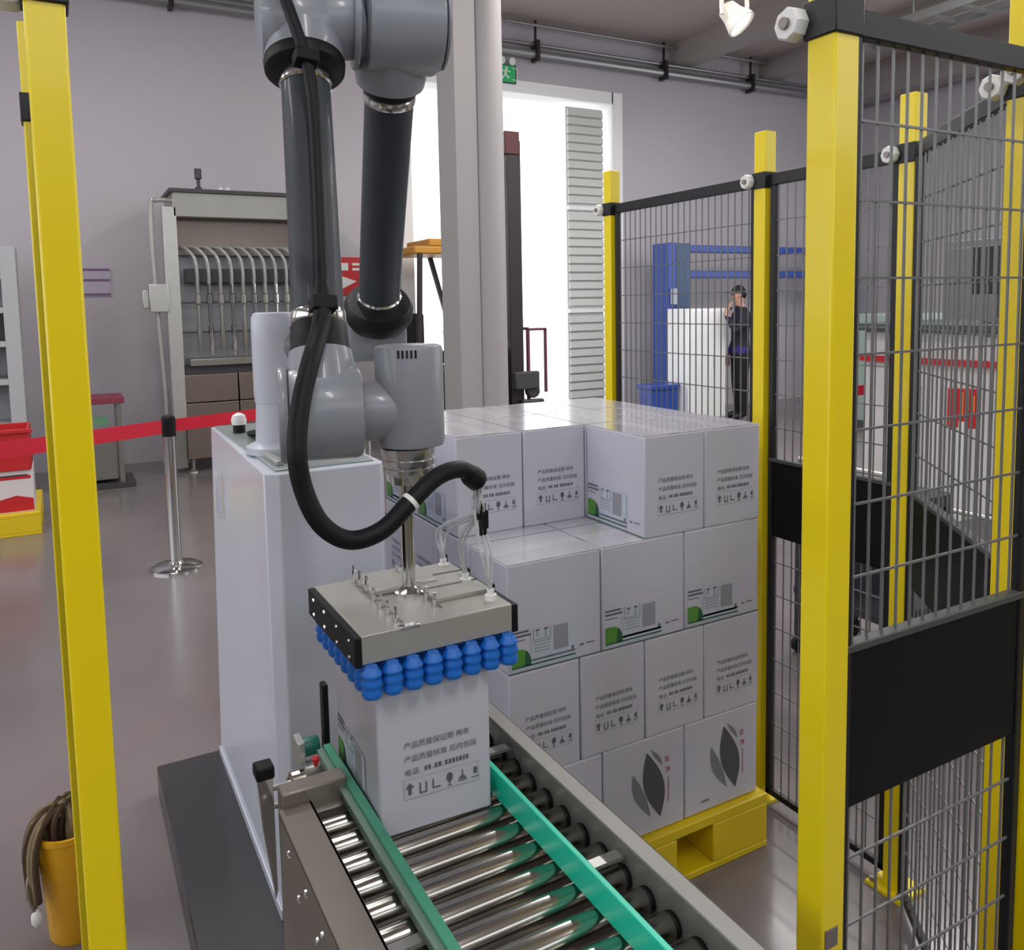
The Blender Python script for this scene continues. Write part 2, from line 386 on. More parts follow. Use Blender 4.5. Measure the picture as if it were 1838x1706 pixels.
def text_side(f):
    m = MB()
    m.slot(0)
    put_text(m, f, '产品质量保证期 两年', 0.0132, 0.046, 0.151)
    put_text(m, f, '产品质量标准 见内包装', 0.0132, 0.046, 0.127)
    put_text(m, f, '电话:', 0.0132, 0.046, 0.103)
    x = 0.083
    for wd in (3, 3, 1.5, 3, 4, 1.2, 3, 3, 3, 2.4, 3.4, 2.2, 3):
        decal(m, f, rect(x, 0.1045, x+wd*0.00135, 0.1045+(0.0085 if wd > 2 else 0.0015))); x += wd*0.00135+0.0028
    def icon(cx, k):
        s = 0.0085; y = 0.076
        if k == 0: decal(m, f, [(cx-s, y+s*.4), (cx, y+s*1.5), (cx+s, y+s*.4), (cx+s*.35, y+s*.4), (cx+s*.35, y-s), (cx-s*.35, y-s), (cx-s*.35, y+s*.4)])
        if k == 1: decal(m, f, rect(cx-s*.8, y-s, cx-s*.5, y+s)); decal(m, f, rect(cx+s*.5, y-s, cx+s*.8, y+s)); decal(m, f, rect(cx-s*.8, y-s*1.3, cx+s*.8, y-s))
        if k == 2: decal(m, f, rect(cx-s*.9, y-s, cx-s*.6, y+s)); decal(m, f, rect(cx-s*.6, y-s, cx+s*.9, y-s*.7))
        if k == 3: decal(m, f, oval(cx, y+s*.45, s*.7, s*1.0)); decal(m, f, rect(cx-s*.12, y-s*1.2, cx+s*.12, y-s*.5)); decal(m, f, rect(cx-s*.5, y-s*1.4, cx+s*.5, y-s*1.2))
        if k == 4: decal(m, f, [(cx-s, y-s*.7), (cx+s, y-s*.7), (cx, y+s*.3)]); decal(m, f, rect(cx-s*.12, y+s*.2, cx+s*.12, y+s*1.3)); decal(m, f, rect(cx-s, y-s*1.1, cx+s, y-s*.9))
        if k == 5: decal(m, f, rect(cx-s*.35, y-s*.3, cx+s*.4, y+s*1.1)); decal(m, f, rect(cx-s*.9, y-s*1.1, cx+s*.9, y-s*.9))
    for k in range(6): icon(0.055+k*0.0245, k)
    m.slot(1)
    for q in (0.044, 0.183): decal(m, f, rect(q, 0.060, q+0.0008, 0.095))
    decal(m, f, rect(0.044, 0.0595, 0.184, 0.0605)); decal(m, f, rect(0.044, 0.095, 0.184, 0.0957))
    return m
def label_side(f):
    m = MB(); m.slot(0)
    decal(m, f, rect(0.006, 0.008, 0.198, 0.030), 0.0003); decal(m, f, rect(0.066, 0.024, 0.198, 0.108), 0.0003)
    m.slot(1); decal(m, f, [(0.010, 0.016)] + [(0.010+0.056*t, 0.016+0.046*math.sqrt(max(0, 1-(max(0, t-0.45)/0.55)**2))) for t in [0, .12, .3, .45, .55, .65, .75, .84, .91, .96, 1]])
    m.slot(2); decal(m, f, [(0.046, 0.016)] + [(0.046+0.020*t, 0.016+0.042*math.sqrt(1-t*t)) for t in (0.2, .4, .6, .75, .87, .95, 1)], 0.0009)
    decal(m, f, rect(0.010, 0.0145, 0.198, 0.0185), 0.0009); decal(m, f, rect(0.0, 0.002, 0.28, 0.0045), 0.0007)
    m.slot(3)
    for y, w_ in ((0.104, 0.050), (0.094, 0.056), (0.084, 0.040)): decal(m, f, rect(0.010, y, 0.010+w_, y+(0.0045 if y > 0.09 else 0.002)))
    decal(m, f, rect(0.080, 0.100, 0.092, 0.104)); decal(m, f, rect(0.104, 0.100, 0.116, 0.105)); decal(m, f, rect(0.083, 0.086, 0.085, 0.100)); decal(m, f, rect(0.108, 0.080, 0.110, 0.100))
    decal(m, f, rect(0.186, 0.030, 0.193, 0.040)); decal(m, f, rect(0.212, 0.034, 0.224, 0.038)); decal(m, f, rect(0.232, 0.036, 0.258, 0.0385))
    m.slot(4)
    for y in (0.046, 0.054, 0.062, 0.070): decal(m, f, rect(0.074, y, 0.122, y+0.0025))
    decal(m, f, rect(0.132, 0.040, 0.176, 0.104))
    for a in ((0.072, 0.078, 0.0745, 0.108), (0.122, 0.078, 0.1245, 0.108), (0.072, 0.076, 0.1245, 0.0785)): decal(m, f, rect(*a), 0.0009)
    return m
def leaf_parts(f, t):
    def leaf(x0, y0, x1, y1, wl, wr, off, m_):
        m = MB(); L = []; Rr = []
        for i in range(13):
            t_ = i/12; x = x0+(x1-x0)*t_; y = y0+(y1-y0)*t_; b = math.sin(math.pi*t_)
            L.append((x-wl*b, y)); Rr.append((x+wr*b, y))
        decal(m, f, L+Rr[::-1][1:-1], off); m.build('emblem_leaf', m_, t, smooth=0)
    leaf(0.146, 0.240, 0.192, 0.040, 0.034, 0.036, 0.0008, leafink)
    leaf(0.098, 0.190, 0.158, 0.050, 0.026, 0.010, 0.0004, leafink2); leaf(0.158, 0.246, 0.200, 0.190, 0.004, 0.010, 0.0004, leafink2)
    m = MB(); put_text(m, f, '洁', 0.020, 0.205, 0.196); put_text(m, f, '净', 0.020, 0.209, 0.164); decal(m, f, rect(0.220, 0.075, 0.2222, 0.15)); m.build('printed_text', redink, t, smooth=0)
    m = MB(); decal(m, f, rect(0.060, 0.030, 0.090, 0.036)); m.build('printed_mark', leafink2, t, smooth=0)
def make_carton():
    t = thing('carton', (0, 0, 0), 'white carton', 'carton')
    MB().box((0, 0, CH/2), (CW-0.002, CL-0.002, CH-0.001)).build('carton_body', card, t, bevel=0.004)
    fl = MB()
    for s in (-1, 1): fl.box((s*CW/4, 0, CH+0.0006), (CW/2-0.004, CL-0.006, 0.0016))
    fl.build('top_flap', cardtop, t, bevel=0.0006)
    tp = MB(); tp.box((0, 0, CH+0.0016), (0.045, CL-0.004, 0.0006)); tp.build('packing_tape', tape, t)
    a = text_side('-y').build('printed_text', [ink, inklight], t, smooth=0)
    b = a.copy(); COL.objects.link(b); b.rotation_euler.z = math.pi
    label_side('-x').build('printed_label', [paleink, greenink, dgreenink, ink, inklight], t, smooth=0)
    leaf_parts('+x', t)
    return t
proto = make_carton(); used = [False]
def carton(x, y, z, rz, label, group=None):
    o = copy_tree(proto) if used[0] else proto
    used[0] = True
    o.location = (x, y, z); o.rotation_euler.z = rz; o['label'] = label
    if group: o['group'] = group
    elif 'group' in o: del o['group']
    return o
GX, GY, GZ = 0.925, 1.738, 0.170
G = 'white cartons stacked on the yellow pallet'
carton(0.538, 1.412, 0.7452, math.radians(-2.5), 'white carton on the roller conveyor gripped by the blue suction cups', G)
HID = 'white carton inside the pallet stack, covered by the cartons around it'
nth = ['', 'first', 'second', 'third', 'fourth']
for L in range(4):
    long_front = L in (0, 2)
    if long_front:
        for r in range(4):
            for c in range(3):
                x = GX + 0.14 + c*0.2822; y = GY + 0.105 + r*0.2135
                rz = math.radians(-90 if L == 0 else 90) + math.radians(random.uniform(-.2, .2))
                n_ = 3-c
                if L == 0 and r == 0: lb = 'leaf emblem carton, bottom layer on the yellow pallet, %s from the fence post' % nth[n_]
                elif L == 2 and r == 0: lb = 'green label carton facing the conveyor, layer below the top, %s from the fence post' % nth[n_]
                elif L == 2 and r == 1 and c < 2: lb = 'carton with a bared strip of top behind the green labels, %s from the fence post' % nth[n_]
                else: lb = HID
                carton(x, y+random.uniform(-.0007, .0007), GZ+L*0.2805, rz, lb, G)
    else:
        for r in range(3):
            for c in range(4):
                if L == 3 and r == 0 and c < 2: continue
                x = GX + 0.106 + c*0.2120; y = GY + 0.14 + r*0.2825; n_ = 4-c
                if L == 1 and r == 0: lb = 'text printed carton, second layer up from the yellow pallet, %s from the fence post' % nth[n_]
                elif L == 3 and r == 0: lb = 'text printed carton at the front of the top layer, ' + ('right beside the yellow fence post' if c == 3 else 'its green label side left uncovered')
                elif L == 3: lb = 'white carton in the top layer, %s row back, %s from the fence post' % (nth[r+1], nth[n_])
                else: lb = HID
                carton(x, y+random.uniform(-.0007, .0007), GZ+L*0.2805, math.radians(random.uniform(-.25, .25)), lb, G)

# ------------------------------------------------------------------ yellow pallets
def pallet(x0, y0, wx, wy, h, label):
    t = thing('plastic_pallet', (x0+wx/2, y0+wy/2, 0), label, 'pallet', 'yellow plastic pallets')
    pm = mat('pallet_yellow', (226, 196, 22), 0.42, coat=0.1, noise=0.06, nscale=6)
    MB().span((x0, y0, h-0.03), (x0+wx, y0+wy, h)).build('deck', pm, t, bevel=0.004)
    bx = wx*0.24; by = wy*0.2
    for i in range(3):
        for j in range(3):
            cx = x0+bx/2+(wx-bx)/2*i; cy = y0+by/2+(wy-by)/2*j
            w_ = bx if i != 1 else bx*0.9
            MB().box((cx, cy, h/2-0.005), (w_, by, h-0.05)).build('block', pm, t, bevel=0.005)
    for j in range(3):
        cy = y0+by/2+(wy-by)/2*j
        MB().box((x0+wx/2, cy, 0.01), (wx, by, 0.02)).build('skid', pm, t, bevel=0.003)
    return t
pallet(0.905, 1.715, 0.885, 0.885, 0.168, 'yellow plastic pallet under the tall stack of white cartons')

# ================================================================== roller conveyor
cv = thing('roller_conveyor', (0.52, 1.0, 0), 'steel roller conveyor with green guide strips carrying a white carton', 'conveyor')
RZ, RD = 0.745, 0.0205
Y0, Y1 = 0.35, 1.60
lr = MB(); lr.span((0.286, Y0, 0.42), (0.292, 1.405, 0.775)); lr.span((0.286, Y0, 0.770), (0.345, 1.405, 0.776)); lr.span((0.339, Y0, 0.69), (0.345, 1.405, 0.776))
lrail = lr.build('side_rail', steeld, cv, bevel=0.0015)
rr_ = MB(); rr_.span((0.752, Y0, 0.42), (0.758, 1.56, 0.792)); rr_.span((0.740, Y0, 0.788), (0.772, 1.56, 0.794)); rr_.span((0.768, Y0, 0.745), (0.772, 1.56, 0.794))  # unseen lower depth of the plate added to block low light
rrail = rr_.build('side_rail', mat('satin_steel', (146, 145, 142), 0.5, metal=0.3, noise=0.08, nscale=12), cv, bevel=0.0015)
rm = MB().rod((0.345, 0, 0), (0.742, 0, 0), RD, 20, 0.002).mesh('roller'); rm.materials.append(rollm)
cm = MB().rod((0.742, 0, 0), (0.752, 0, 0), RD*0.98, 16, 0.003).mesh('roller_cap'); cm.materials.append(rubber)
am = MB().cyl((0.300, 0, 0), (0.345, 0, 0), 0.006, n=8).mesh('axle'); am.materials.append(steel)
y = 0.42; i = 0
off = cv.location
while y < 1.57:
    o = bpy.data.objects.new('roller', rm); COL.objects.link(o); o.parent = cv; o.location = (-off.x, y-off.y, RZ-RD-off.z)
    c = bpy.data.objects.new('roller_cap', cm); COL.objects.link(c); c.parent = o
    c = bpy.data.objects.new('axle', am); COL.objects.link(c); c.parent = o
    y += 0.0603
# guides
g = MB(); g.span((0.402, Y0, 0.752), (0.409, 1.555, 0.782)); g.span((0.396, Y0, 0.777), (0.409, 1.555, 0.783)); lg = g.build('guide_rail', mat('aluminium_green_reflect', (120, 146, 132), 0.4, metal=0.3), cv, bevel=0.001)  # green reflection of the strip is put into the rail colour
MB().span((0.409, Y0, 0.748), (0.425, 1.555, 0.790)).build('guide_strip', tealdark, lg, bevel=0.0015)
g = MB(); g.span((0.663, Y0, 0.752), (0.672, 1.50, 0.782)); rg = g.build('guide_rail', alum, cv, bevel=0.001)
MB().span((0.653, Y0, 0.747), (0.663, 1.50, 0.798)).build('guide_strip', teal, rg, bevel=0.0015)
for yy in (0.62, 1.02, 1.40):
    MB().span((0.345, yy, 0.752), (0.402, yy+0.02, 0.758)).build('guide_bracket', steel, lg)
    MB().span((0.672, yy, 0.756), (0.752, yy+0.02, 0.762)).build('guide_bracket', steel, rg)
# end parts
e = MB(); e.span((0.294, 1.405, 0.735), (0.412, 1.445, 0.800)); e.build('end_bracket', steeld, cv, bevel=0.003)
e = MB(); e.span((0.345, 1.595, 0.62), (0.752, 1.602, 0.72)); e.build('end_plate', steeld, cv, bevel=0.002)
m1 = MB(); m1.rod((0.375, 1.585, 0.778), (0.408, 1.585, 0.778), 0.018, 20); mo = m1.build('drive_motor', motorg, cv)
MB().span((0.362, 1.562, 0.752), (0.376, 1.608, 0.80)).build('motor_flange', alum, mo, bevel=0.002)
MB().span((0.372, 1.545, 0.735), (0.43, 1.575, 0.757)).build('terminal_box', alum, mo, bevel=0.003)
MB().lathe((0.372, 1.47, 0.80), (0, 0, 1), [(0.004, 0), (0.004, 0.008), (0.007, 0.009), (0.007, 0.015), (0.004, 0.018)], 16).build('stop_button', redpaint, cv, label='red stop button')
MB().span((0.418, 1.575, 0.76), (0.430, 1.60, 0.90)).build('guide_post', rubber, cv, bevel=0.003)
b1 = MB(); b1.rod((0.700, 1.50, 0.762), (0.700, 1.50, 0.825), 0.016, 16); b1.span((0.668, 1.49, 0.800), (0.73, 1.51, 0.822)); b1.build('guide_clamp', rubber, cv, bevel=0.001)
# sensor reflector plate on the outer rail
sp_ = MB(); sp_.poly([V(0.254, 1.42, 0.845), V(0.283, 1.42, 0.845), V(0.283, 1.42, 0.62), V(0.279, 1.42, 0.60), V(0.262, 1.42, 0.74)], (0, 0.006, 0)); spl = sp_.build('sensor_bracket', chrome, cv, bevel=0.001)
MB().span((0.252, 1.405, 0.835), (0.284, 1.44, 0.858)).build('sensor', rubber, spl, bevel=0.004)
for (yy, zz) in ((1.33, 0.74), (1.27, 0.70), (1.22, 0.742), (1.16, 0.705), (1.13, 0.735), (1.10, 0.69), (1.08, 0.72), (1.02, 0.69), (1.0, 0.735)):
    MB().lathe((0.286, yy, zz), (-1, 0, 0), [(0.006, 0), (0.0055, 0.003), (0.003, 0.0045)], 10).build('bolt', chrome, lrail)
MB().lathe((0.286, 1.05, 0.672), (-1, 0, 0), [(0.009, 0), (0.009, 0.004), (0.012, 0.006), (0.011, 0.012), (0.005, 0.015)], 14).build('push_button', redpaint, lrail, label='red push button')
for xx in (0.315, 0.740):
    for yy in (0.55, 1.35):
        MB().span((xx-0.02, yy-0.02, 0.012), (xx+0.02, yy+0.02, 0.64)).build('leg', steeld, cv, bevel=0.003)
        MB().lathe((xx, yy, 0), (0, 0, 1), [(0.032, 0), (0.032, 0.008), (0.012, 0.014)], 16).build('foot', rubber, cv)
for yy in (0.55, 1.35): MB().span((0.335, yy-0.015, 0.30), (0.72, yy+0.015, 0.34)).build('cross_bar', steeld, cv, bevel=0.002)

# ================================================================== robot pedestal cabinet
CX0, CX1, CY0, CY1, CB, CT = 0.412, 0.712, 1.985, 2.93, 0.10, 1.255
cb = thing('pedestal_cabinet', ((CX0+CX1)/2, (CY0+CY1)/2, 0), 'white sheet metal pedestal cabinet on a dark base carrying the robot', 'cabinet')
m = MB(); m.span((0.205, CY0-0.32, 0), (CX1+0.16, CY1+0.03, CB)); m.build('base_plinth', basem, cb, bevel=0.006)
m = MB()
pts = [(CX0, CY0+0.03), (CX0+0.03, CY0), (CX1-0.012, CY0), (CX1, CY0+0.012), (CX1, CY1), (CX0, CY1)]
bot = [V(x, y_, CB) for x, y_ in pts]; top = [V(x+(0.022 if (x < CX0+0.01 and y_ > 2.5) else 0), y_, CT) for x, y_ in pts]
m._add(bot+top, [[5, 4, 3, 2, 1, 0], [6, 7, 8, 9, 10, 11]] + [[i, (i+1) % 6, 6+(i+1) % 6, 6+i] for i in range(6)])
m.build('cabinet_body', cabm, cb, bevel=0.004)
MB().span((CX0+0.03, CY0+0.03, CT), (CX1-0.02, CY1-0.03, CT+0.006)).build('top_plate', cabtop, cb, bevel=0.002)
MB().box((CX0-0.003, 2.72, 1.07), (0.006, 0.012, 0.13)).build('door_handle', cabm, cb, bevel=0.002)
MB().box((CX0-0.003, 2.68, 1.07), (0.006, 0.010, 0.15)).build('door_handle', cabm, cb, bevel=0.002)
MB().span((CX0-0.006, CY0+0.03, CB), (CX0, CY1, CB+0.03)).build('skirting', cabm, cb, bevel=0.002)
m = MB(); bpos = at(430, 783, 2.70); m.lathe((bpos.x, 2.70, CT+0.006), (0, 0, 1), [(0.019, 0), (0.019, 0.026)], 20); bt = m.build('beacon_socket', rubber, cb)
MB().lathe((bpos.x, 2.70, CT+0.032), (0, 0, 1), [(0.022, 0), (0.024, 0.014), (0.019, 0.03), (0.006, 0.037)], 20).build('beacon_dome', nutm, bt, label='white dome beacon')
m = MB()
for k in range(4): m.tube([(0.50+0.012*k, 2.62, CT+0.012), (0.50+0.01*k, 2.5, CT+0.03), (0.51+0.008*k, 2.42, CT+0.022), (0.52, 2.36, CT+0.05)], 0.008, 8)
m.build('base_cables', rubber, cb)
MB().span((0.455, 2.06, CT+0.006), (0.475, 2.30, CT+0.018)).build('cable_clip', alum, cb, bevel=0.002)

# ================================================================== robot arm
TH = math.radians(-13); ux = Vector((math.cos(TH), math.sin(TH), 0)); fx = Vector((math.sin(TH), -math.cos(TH), 0))
J1 = Vector((0.512, 2.28, 0)); SH = Vector((0.785, 2.22, 1.572)); ER = Vector((0.645, 1.66, 2.235)); EL = Vector((0.468, 1.705, 2.215))
W1 = Vector((0.408, 1.452, 1.462)); W2 = W1 + ux*0.156
rb = thing('robot_arm', (J1.x, J1.y, CT+0.006), 'grey six-axis robot arm with two dark tubes, folded above the conveyor', 'robot')
b = MB(); b.lathe((J1.x, J1.y, CT+0.006), (0, 0, 1), [(0.085, 0), (0.085, 0.018), (0.060, 0.03), (0.055, 0.13), (0.055, 0.14)], 40); b.build('base', robotlight, rb)
b = MB(); b.lathe((J1.x, J1.y, 1.392), (0, 0, 1), [(0.050, 0), (0.057, 0.006), (0.059, 0.03), (0.059, 0.20), (0.058, 0.235), (0.052, 0.247), (0.045, 0.25)], 40); b.build('base_joint', robotlight, rb)
b = MB(); b.rod(J1+V(0, 0, 1.545)+ux*0.02, SH-ux*0.07+V(0, 0, -0.01), 0.056, 36); b.rod(SH-ux*0.085, SH+ux*0.075, 0.074, 40); b.build('shoulder_joint', robotgrey, rb)
ua = (ER-SH).normalized()
b = MB(); b.lathe(SH+ua*0.02, ua, [(0.07, 0), (0.068, 0.05)], 36); b.build('shoulder_stub', robotgrey, rb)
b = MB(); b.lathe(SH+ua*0.055, ua, [(0.060, 0), (0.084, 0.006), (0.094, 0.026), (0.094, 0.050), (0.084, 0.068), (0.056, 0.072)], 40); b.build('collar', robotblack, rb)
b = MB(); b.lathe(SH+ua*0.125, ua, [(0.058, 0), (0.060, 0.004), (0.060, 0.022), (0.056, 0.026)], 40); b.build('clamp_ring', chrome, rb)
LA = (ER-SH).length
b = MB(); b.lathe(SH+ua*0.135, ua, [(0.0545, 0), (0.0545, LA-0.29)], 40); b.build('upper_arm', robottube, rb)
b = MB(); b.lathe(SH+ua*(LA-0.172), ua, [(0.056, 0), (0.058, 0.004), (0.058, 0.018), (0.054, 0.022)], 40); b.build('clamp_ring', chrome, rb)
b = MB(); b.lathe(SH+ua*(LA-0.155), ua, [(0.052, 0), (0.058, 0.006), (0.058, 0.03)], 40); b.build('collar', robotblack, rb)
b = MB(); b.lathe(SH+ua*(LA-0.135), ua, [(0.060, 0), (0.074, 0.006), (0.078, 0.03), (0.078, 0.135)], 40); b.rod(ER-ux*0.06, ER+ux*0.100, 0.101, 48, 0.02); b.build('elbow_joint', robotgrey, rb)
MB().rod(ER+ux*0.100, ER+ux*0.106, 0.088, 40).build('joint_cap', robotgrey, rb)
b = MB(); b.rod(EL, ER-ux*0.06, 0.072, 40); b.rod(ER-ux*0.085, ER-ux*0.073, 0.096, 44); b.build('elbow_link', robotgrey, rb)
fa = (W1-EL).normalized(); LF = (W1-EL).length
b = MB(); b.rod(EL-ux*0.092, EL+ux*0.065, 0.085, 44, 0.045); b.lathe(EL, fa, [(0.080, 0), (0.079, 0.065), (0.075, 0.085)], 40); b.build('forearm_joint', robotgrey, rb)
b = MB(); b.lathe(EL+fa*0.078, fa, [(0.078, 0), (0.080, 0.008), (0.078, 0.024), (0.070, 0.032), (0.052, 0.036)], 44); b.build('collar', robotblack, rb)
b = MB(); b.lathe(EL+fa*0.106, fa, [(0.050, 0), (0.052, 0.004), (0.052, 0.028), (0.049, 0.032)], 40); b.build('clamp_ring', chrome, rb)
b = MB(); b.lathe(EL+fa*0.13, fa, [(0.0475, 0), (0.0475, LF-0.31)], 40); b.build('forearm', robottube, rb)
b = MB(); b.lathe(EL+fa*(LF-0.19), fa, [(0.049, 0), (0.050, 0.004), (0.050, 0.018), (0.048, 0.022)], 40); b.build('clamp_ring', chrome, rb)
b = MB(); b.lathe(EL+fa*(LF-0.172), fa, [(0.046, 0), (0.052, 0.010), (0.053, 0.045), (0.056, 0.06)], 40); b.build('collar', robotblack, rb)
b = MB(); b.lathe(EL+fa*(LF-0.118), fa, [(0.050, 0), (0.056, 0.004), (0.070, 0.085), (0.072, 0.12)], 40); b.rod(W1-ux*0.062, W1+ux*0.068, 0.083, 48, 0.012); b.build('wrist_joint', robotgrey, rb)
MB().rod(W1-ux*0.078, W1-ux*0.061, 0.086, 44, 0.006).build('joint_cap', robotgrey, rb)
b = MB(); b.rod(W1+ux*0.05, W2, 0.055, 40); b.lathe((W2.x, W2.y, 1.392), (0, 0, 1), [(0.046, 0), (0.060, 0.004), (0.0625, 0.012), (0.0625, 0.178), (0.060, 0.186), (0.052, 0.189)], 48); wr = b.build('wrist_link', robotgrey, rb)
for k in range(5):
    a = math.radians(-128 + k*7); c_, s_ = math.cos(a), math.sin(a)
    MB().box((W2.x+c_*0.0623, W2.y+s_*0.0623, 1.566), (0.0025, 0.0035, 0.014), rz=a).build('vent_slot', robotblack, wr)
b = MB(); b.lathe((W2.x-0.006, W2.y, 1.392), (0, 0, -1), [(0.050, 0), (0.050, 0.012), (0.046, 0.013), (0.046, 0.020), (0.050, 0.021), (0.050, 0.030), (0.044, 0.031), (0.044, 0.036), (0.048, 0.037), (0.048, 0.046), (0.038, 0.052), (0.036, 0.066)], 40); b.build('tool_flange', mat('flange_silver', (200, 200, 200), 0.22, metal=0.9), rb)
# black hose along the forearm, looping to the gripper
b = MB()
hp = [(492, -60, 1.60), (513, 0, 1.595), (535, 62, 1.585), (551, 112, 1.575), (563, 190, 1.555), (570, 300, 1.520), (575, 420, 1.475), (579, 535, 1.425), (574, 590, 1.40), (556, 655, 1.355), (539, 730, 1.325), (533, 810, 1.30), (545, 880, 1.295), (577, 942, 1.285), (628, 970, 1.28), (686, 952, 1.28), (738, 900, 1.285), (785, 856, 1.30), (828, 843, 1.315), (856, 862, 1.33)]
hpts = [at(*p) for p in hp]
b.tube(hpts, lambda t: 0.0115 if t < 0.36 else 0.0158, 14, 8); hose = b.build('hose', rubber, rb)
for px, py, yy in ((549, 104, 1.577), (580, 545, 1.422)):
    c_ = at(px, py, yy); m = MB(); m.bar(c_+fa*-0.012, c_+fa*0.014, 0.044, 0.036, up=(0, 1, 0)); m.build('hose_clip', rubber, hose, bevel=0.003)
c_ = at(737, 901, 1.285); d_ = (at(745, 893, 1.286)-c_).normalized()
m = MB(); m.lathe(c_-d_*0.004, d_, [(0.0168, 0), (0.0168, 0.008)], 16); m.build('cable_tie', nutm, hose)
c_ = at(856, 862, 1.33); d_ = (c_-at(835, 846, 1.318)).normalized()
m = MB(); m.lathe(c_-d_*0.03, d_, [(0.0165, 0), (0.020, 0.008), (0.021, 0.03), (0.017, 0.036)], 16); m.build('hose_end', rubber, hose)

# ================================================================== vacuum gripper
GT, GB = 1.116, 1.066
gx0, gx1, gy0, gy1 = 0.402, 0.682, 1.262, 1.545
gr = thing('vacuum_gripper', ((gx0+gx1)/2, (gy0+gy1)/2, GB), 'flat steel vacuum gripper with rows of blue suction cups under the robot', 'gripper')
m = MB(); m.span((gx0, gy0, GB), (gx1, gy1, GT)); body = m.build('vacuum_box', plate, gr, bevel=0.002)
for s, xa in ((-1, gx0), (1, gx1)):
    m = MB(); m.span((xa, gy0-0.001, GB-0.003), (xa+s*0.012, gy1+0.001, GT-0.002)); pl = m.build('end_cap', rubber, gr, bevel=0.002)
    for yy in (gy0+0.03, gy0+0.10, gy0+0.175, gy0+0.245):
        for zz in (GB+0.008, GT-0.014):
            MB().lathe((xa+s*0.012, yy, zz), (s, 0, 0), [(0.0038, 0), (0.0034, 0.002)], 8).build('screw', chrome, pl)
# cover strips with gaps on the right half
for k in range(3): MB().span((gx0+0.165, gy0+0.075+k*0.066, GT), (gx1-0.004, gy0+0.130+k*0.066, GT+0.008)).build('cover_strip', plate, body, bevel=0.001)
MB().span((gx0+0.075, gy0+0.165, GT), (gx0+0.21, gy1-0.012, GT+0.012)).build('mount_block', plate, body, bevel=0.003)
m = MB(); tx, ty = W2.x-0.012, W2.y+0.002
m.lathe((tx, ty, GT), (0, 0, 1), [(0.030, 0), (0.030, 0.005), (0.018, 0.010), (0.0130, 0.014), (0.0130, 0.215), (0.022, 0.218), (0.022, 0.225)], 32); m.build('tool_post', chrome, gr)
fit = MB().lathe((0, 0, 0), (0, 0, 1), [(0.0042, 0), (0.0042, 0.016), (0.0030, 0.017), (0.0030, 0.027)], 10).mesh('air_fitting'); fit.materials.append(chrome)
for r, (xx, n0, n1) in enumerate(((gx0+0.07, 0, 7), (gx0+0.155, 0, 6))):
    for k in range(n0, n1):
        o = bpy.data.objects.new('air_fitting', fit); COL.objects.link(o); o.parent = gr
        o.location = Vector((xx, gy0+0.028+k*0.037+r*0.03, GT+(0.012 if (r == 0 and k >= 4) else 0))) - gr.location
slit = MB()
for xx, ya in ((gx0+0.078, 0.02), (gx0+0.163, 0.05)): slit.span((xx, gy0+ya, GT), (xx+0.003, gy0+ya+0.13, GT+0.0015))
slit.build('groove_strip', steeld, gr)
m = MB(); m.box((gx0+0.085, gy0+0.006, GT-0.002), (0.035, 0.014, 0.006)); m.build('edge_clip', chrome, gr, bevel=0.001)
fps = []
for k in range(3):
    q = V(gx1-0.022, gy0+0.04+k*0.105, GT); fps.append(q)
    m = MB(); m.lathe(q, (0, 0, 1), [(0.011, 0), (0.011, 0.010), (0.007, 0.011), (0.007, 0.020)], 14); el = m.build('elbow_fitting', nutm, gr)
    MB().box(q+V(0.008, 0.012, 0.012), (0.010, 0.012, 0.026)).build('fitting_clip', rubber, el, bevel=0.002)
he = at(858, 872, 1.335)
for k in range(9):
    q = fps[k % 3]; jx = random.uniform(-.03, .012); jy = random.uniform(-.02, .03)
    midz = (he.z+q.z)/2
    MB().tube([he+V(0.004*(k-4)*0.5, 0.002*(k % 3), 0.0), he+V(jx*0.5, jy*0.6, -0.05), V(q.x+jx, q.y+jy, midz-0.02), q+V(random.uniform(-.004, .004), 0.0, 0.018)], 0.0026, 6, 6).build('air_tube', clear, gr)
cpos = at(868, 932, 1.33); m = MB(); m.box(cpos, (0.014, 0.014, 0.034)); m.box(cpos+V(0, 0, 0.02), (0.007, 0.009, 0.02)); m.box(cpos+V(-0.010, 0, 0.006), (0.010, 0.008, 0.010)); m.box(cpos+V(0.002, 0, -0.022), (0.006, 0.006, 0.016)); m.box(cpos+V(-0.006, 0, -0.022), (0.005, 0.006, 0.016)); m.build('valve', rubber, gr, bevel=0.001)
MB().tube([he, he+V(0.006, 0, -0.02), cpos+V(0, 0, 0.028)], 0.0022, 6, 6).build('air_tube', clear, gr)
# suction cups
def cup_mesh(k):
    return MB().lathe((0, 0, 0), (0, 0, -1), [(0.010, 0), (0.0115, 0.003*k), (0.0172, 0.008*k), (0.0178, 0.0105*k), (0.0150, 0.0145*k), (0.0150, 0.0155*k), (0.0178, 0.0195*k), (0.0180, 0.0225*k), (0.0152, 0.0265*k), (0.0152, 0.0275*k), (0.0176, 0.0315*k), (0.0172, 0.035*k), (0.0150, 0.0385*k)], 18).mesh('suction_cup', smooth=30)
cup_short, cup_long = cup_mesh(1.0), cup_mesh(1.36)
for c_ in (cup_short, cup_long): c_.materials.append(bluecup)
for i in range(8):
    for j in range(8):
        o = bpy.data.objects.new('suction_cup', cup_long if (i == 0 or j == 0) else cup_short); COL.objects.link(o); o.parent = gr
        o.location = V(gx0+0.013+i*0.0363, gy0-0.0065+j*0.0385, GB) - gr.location

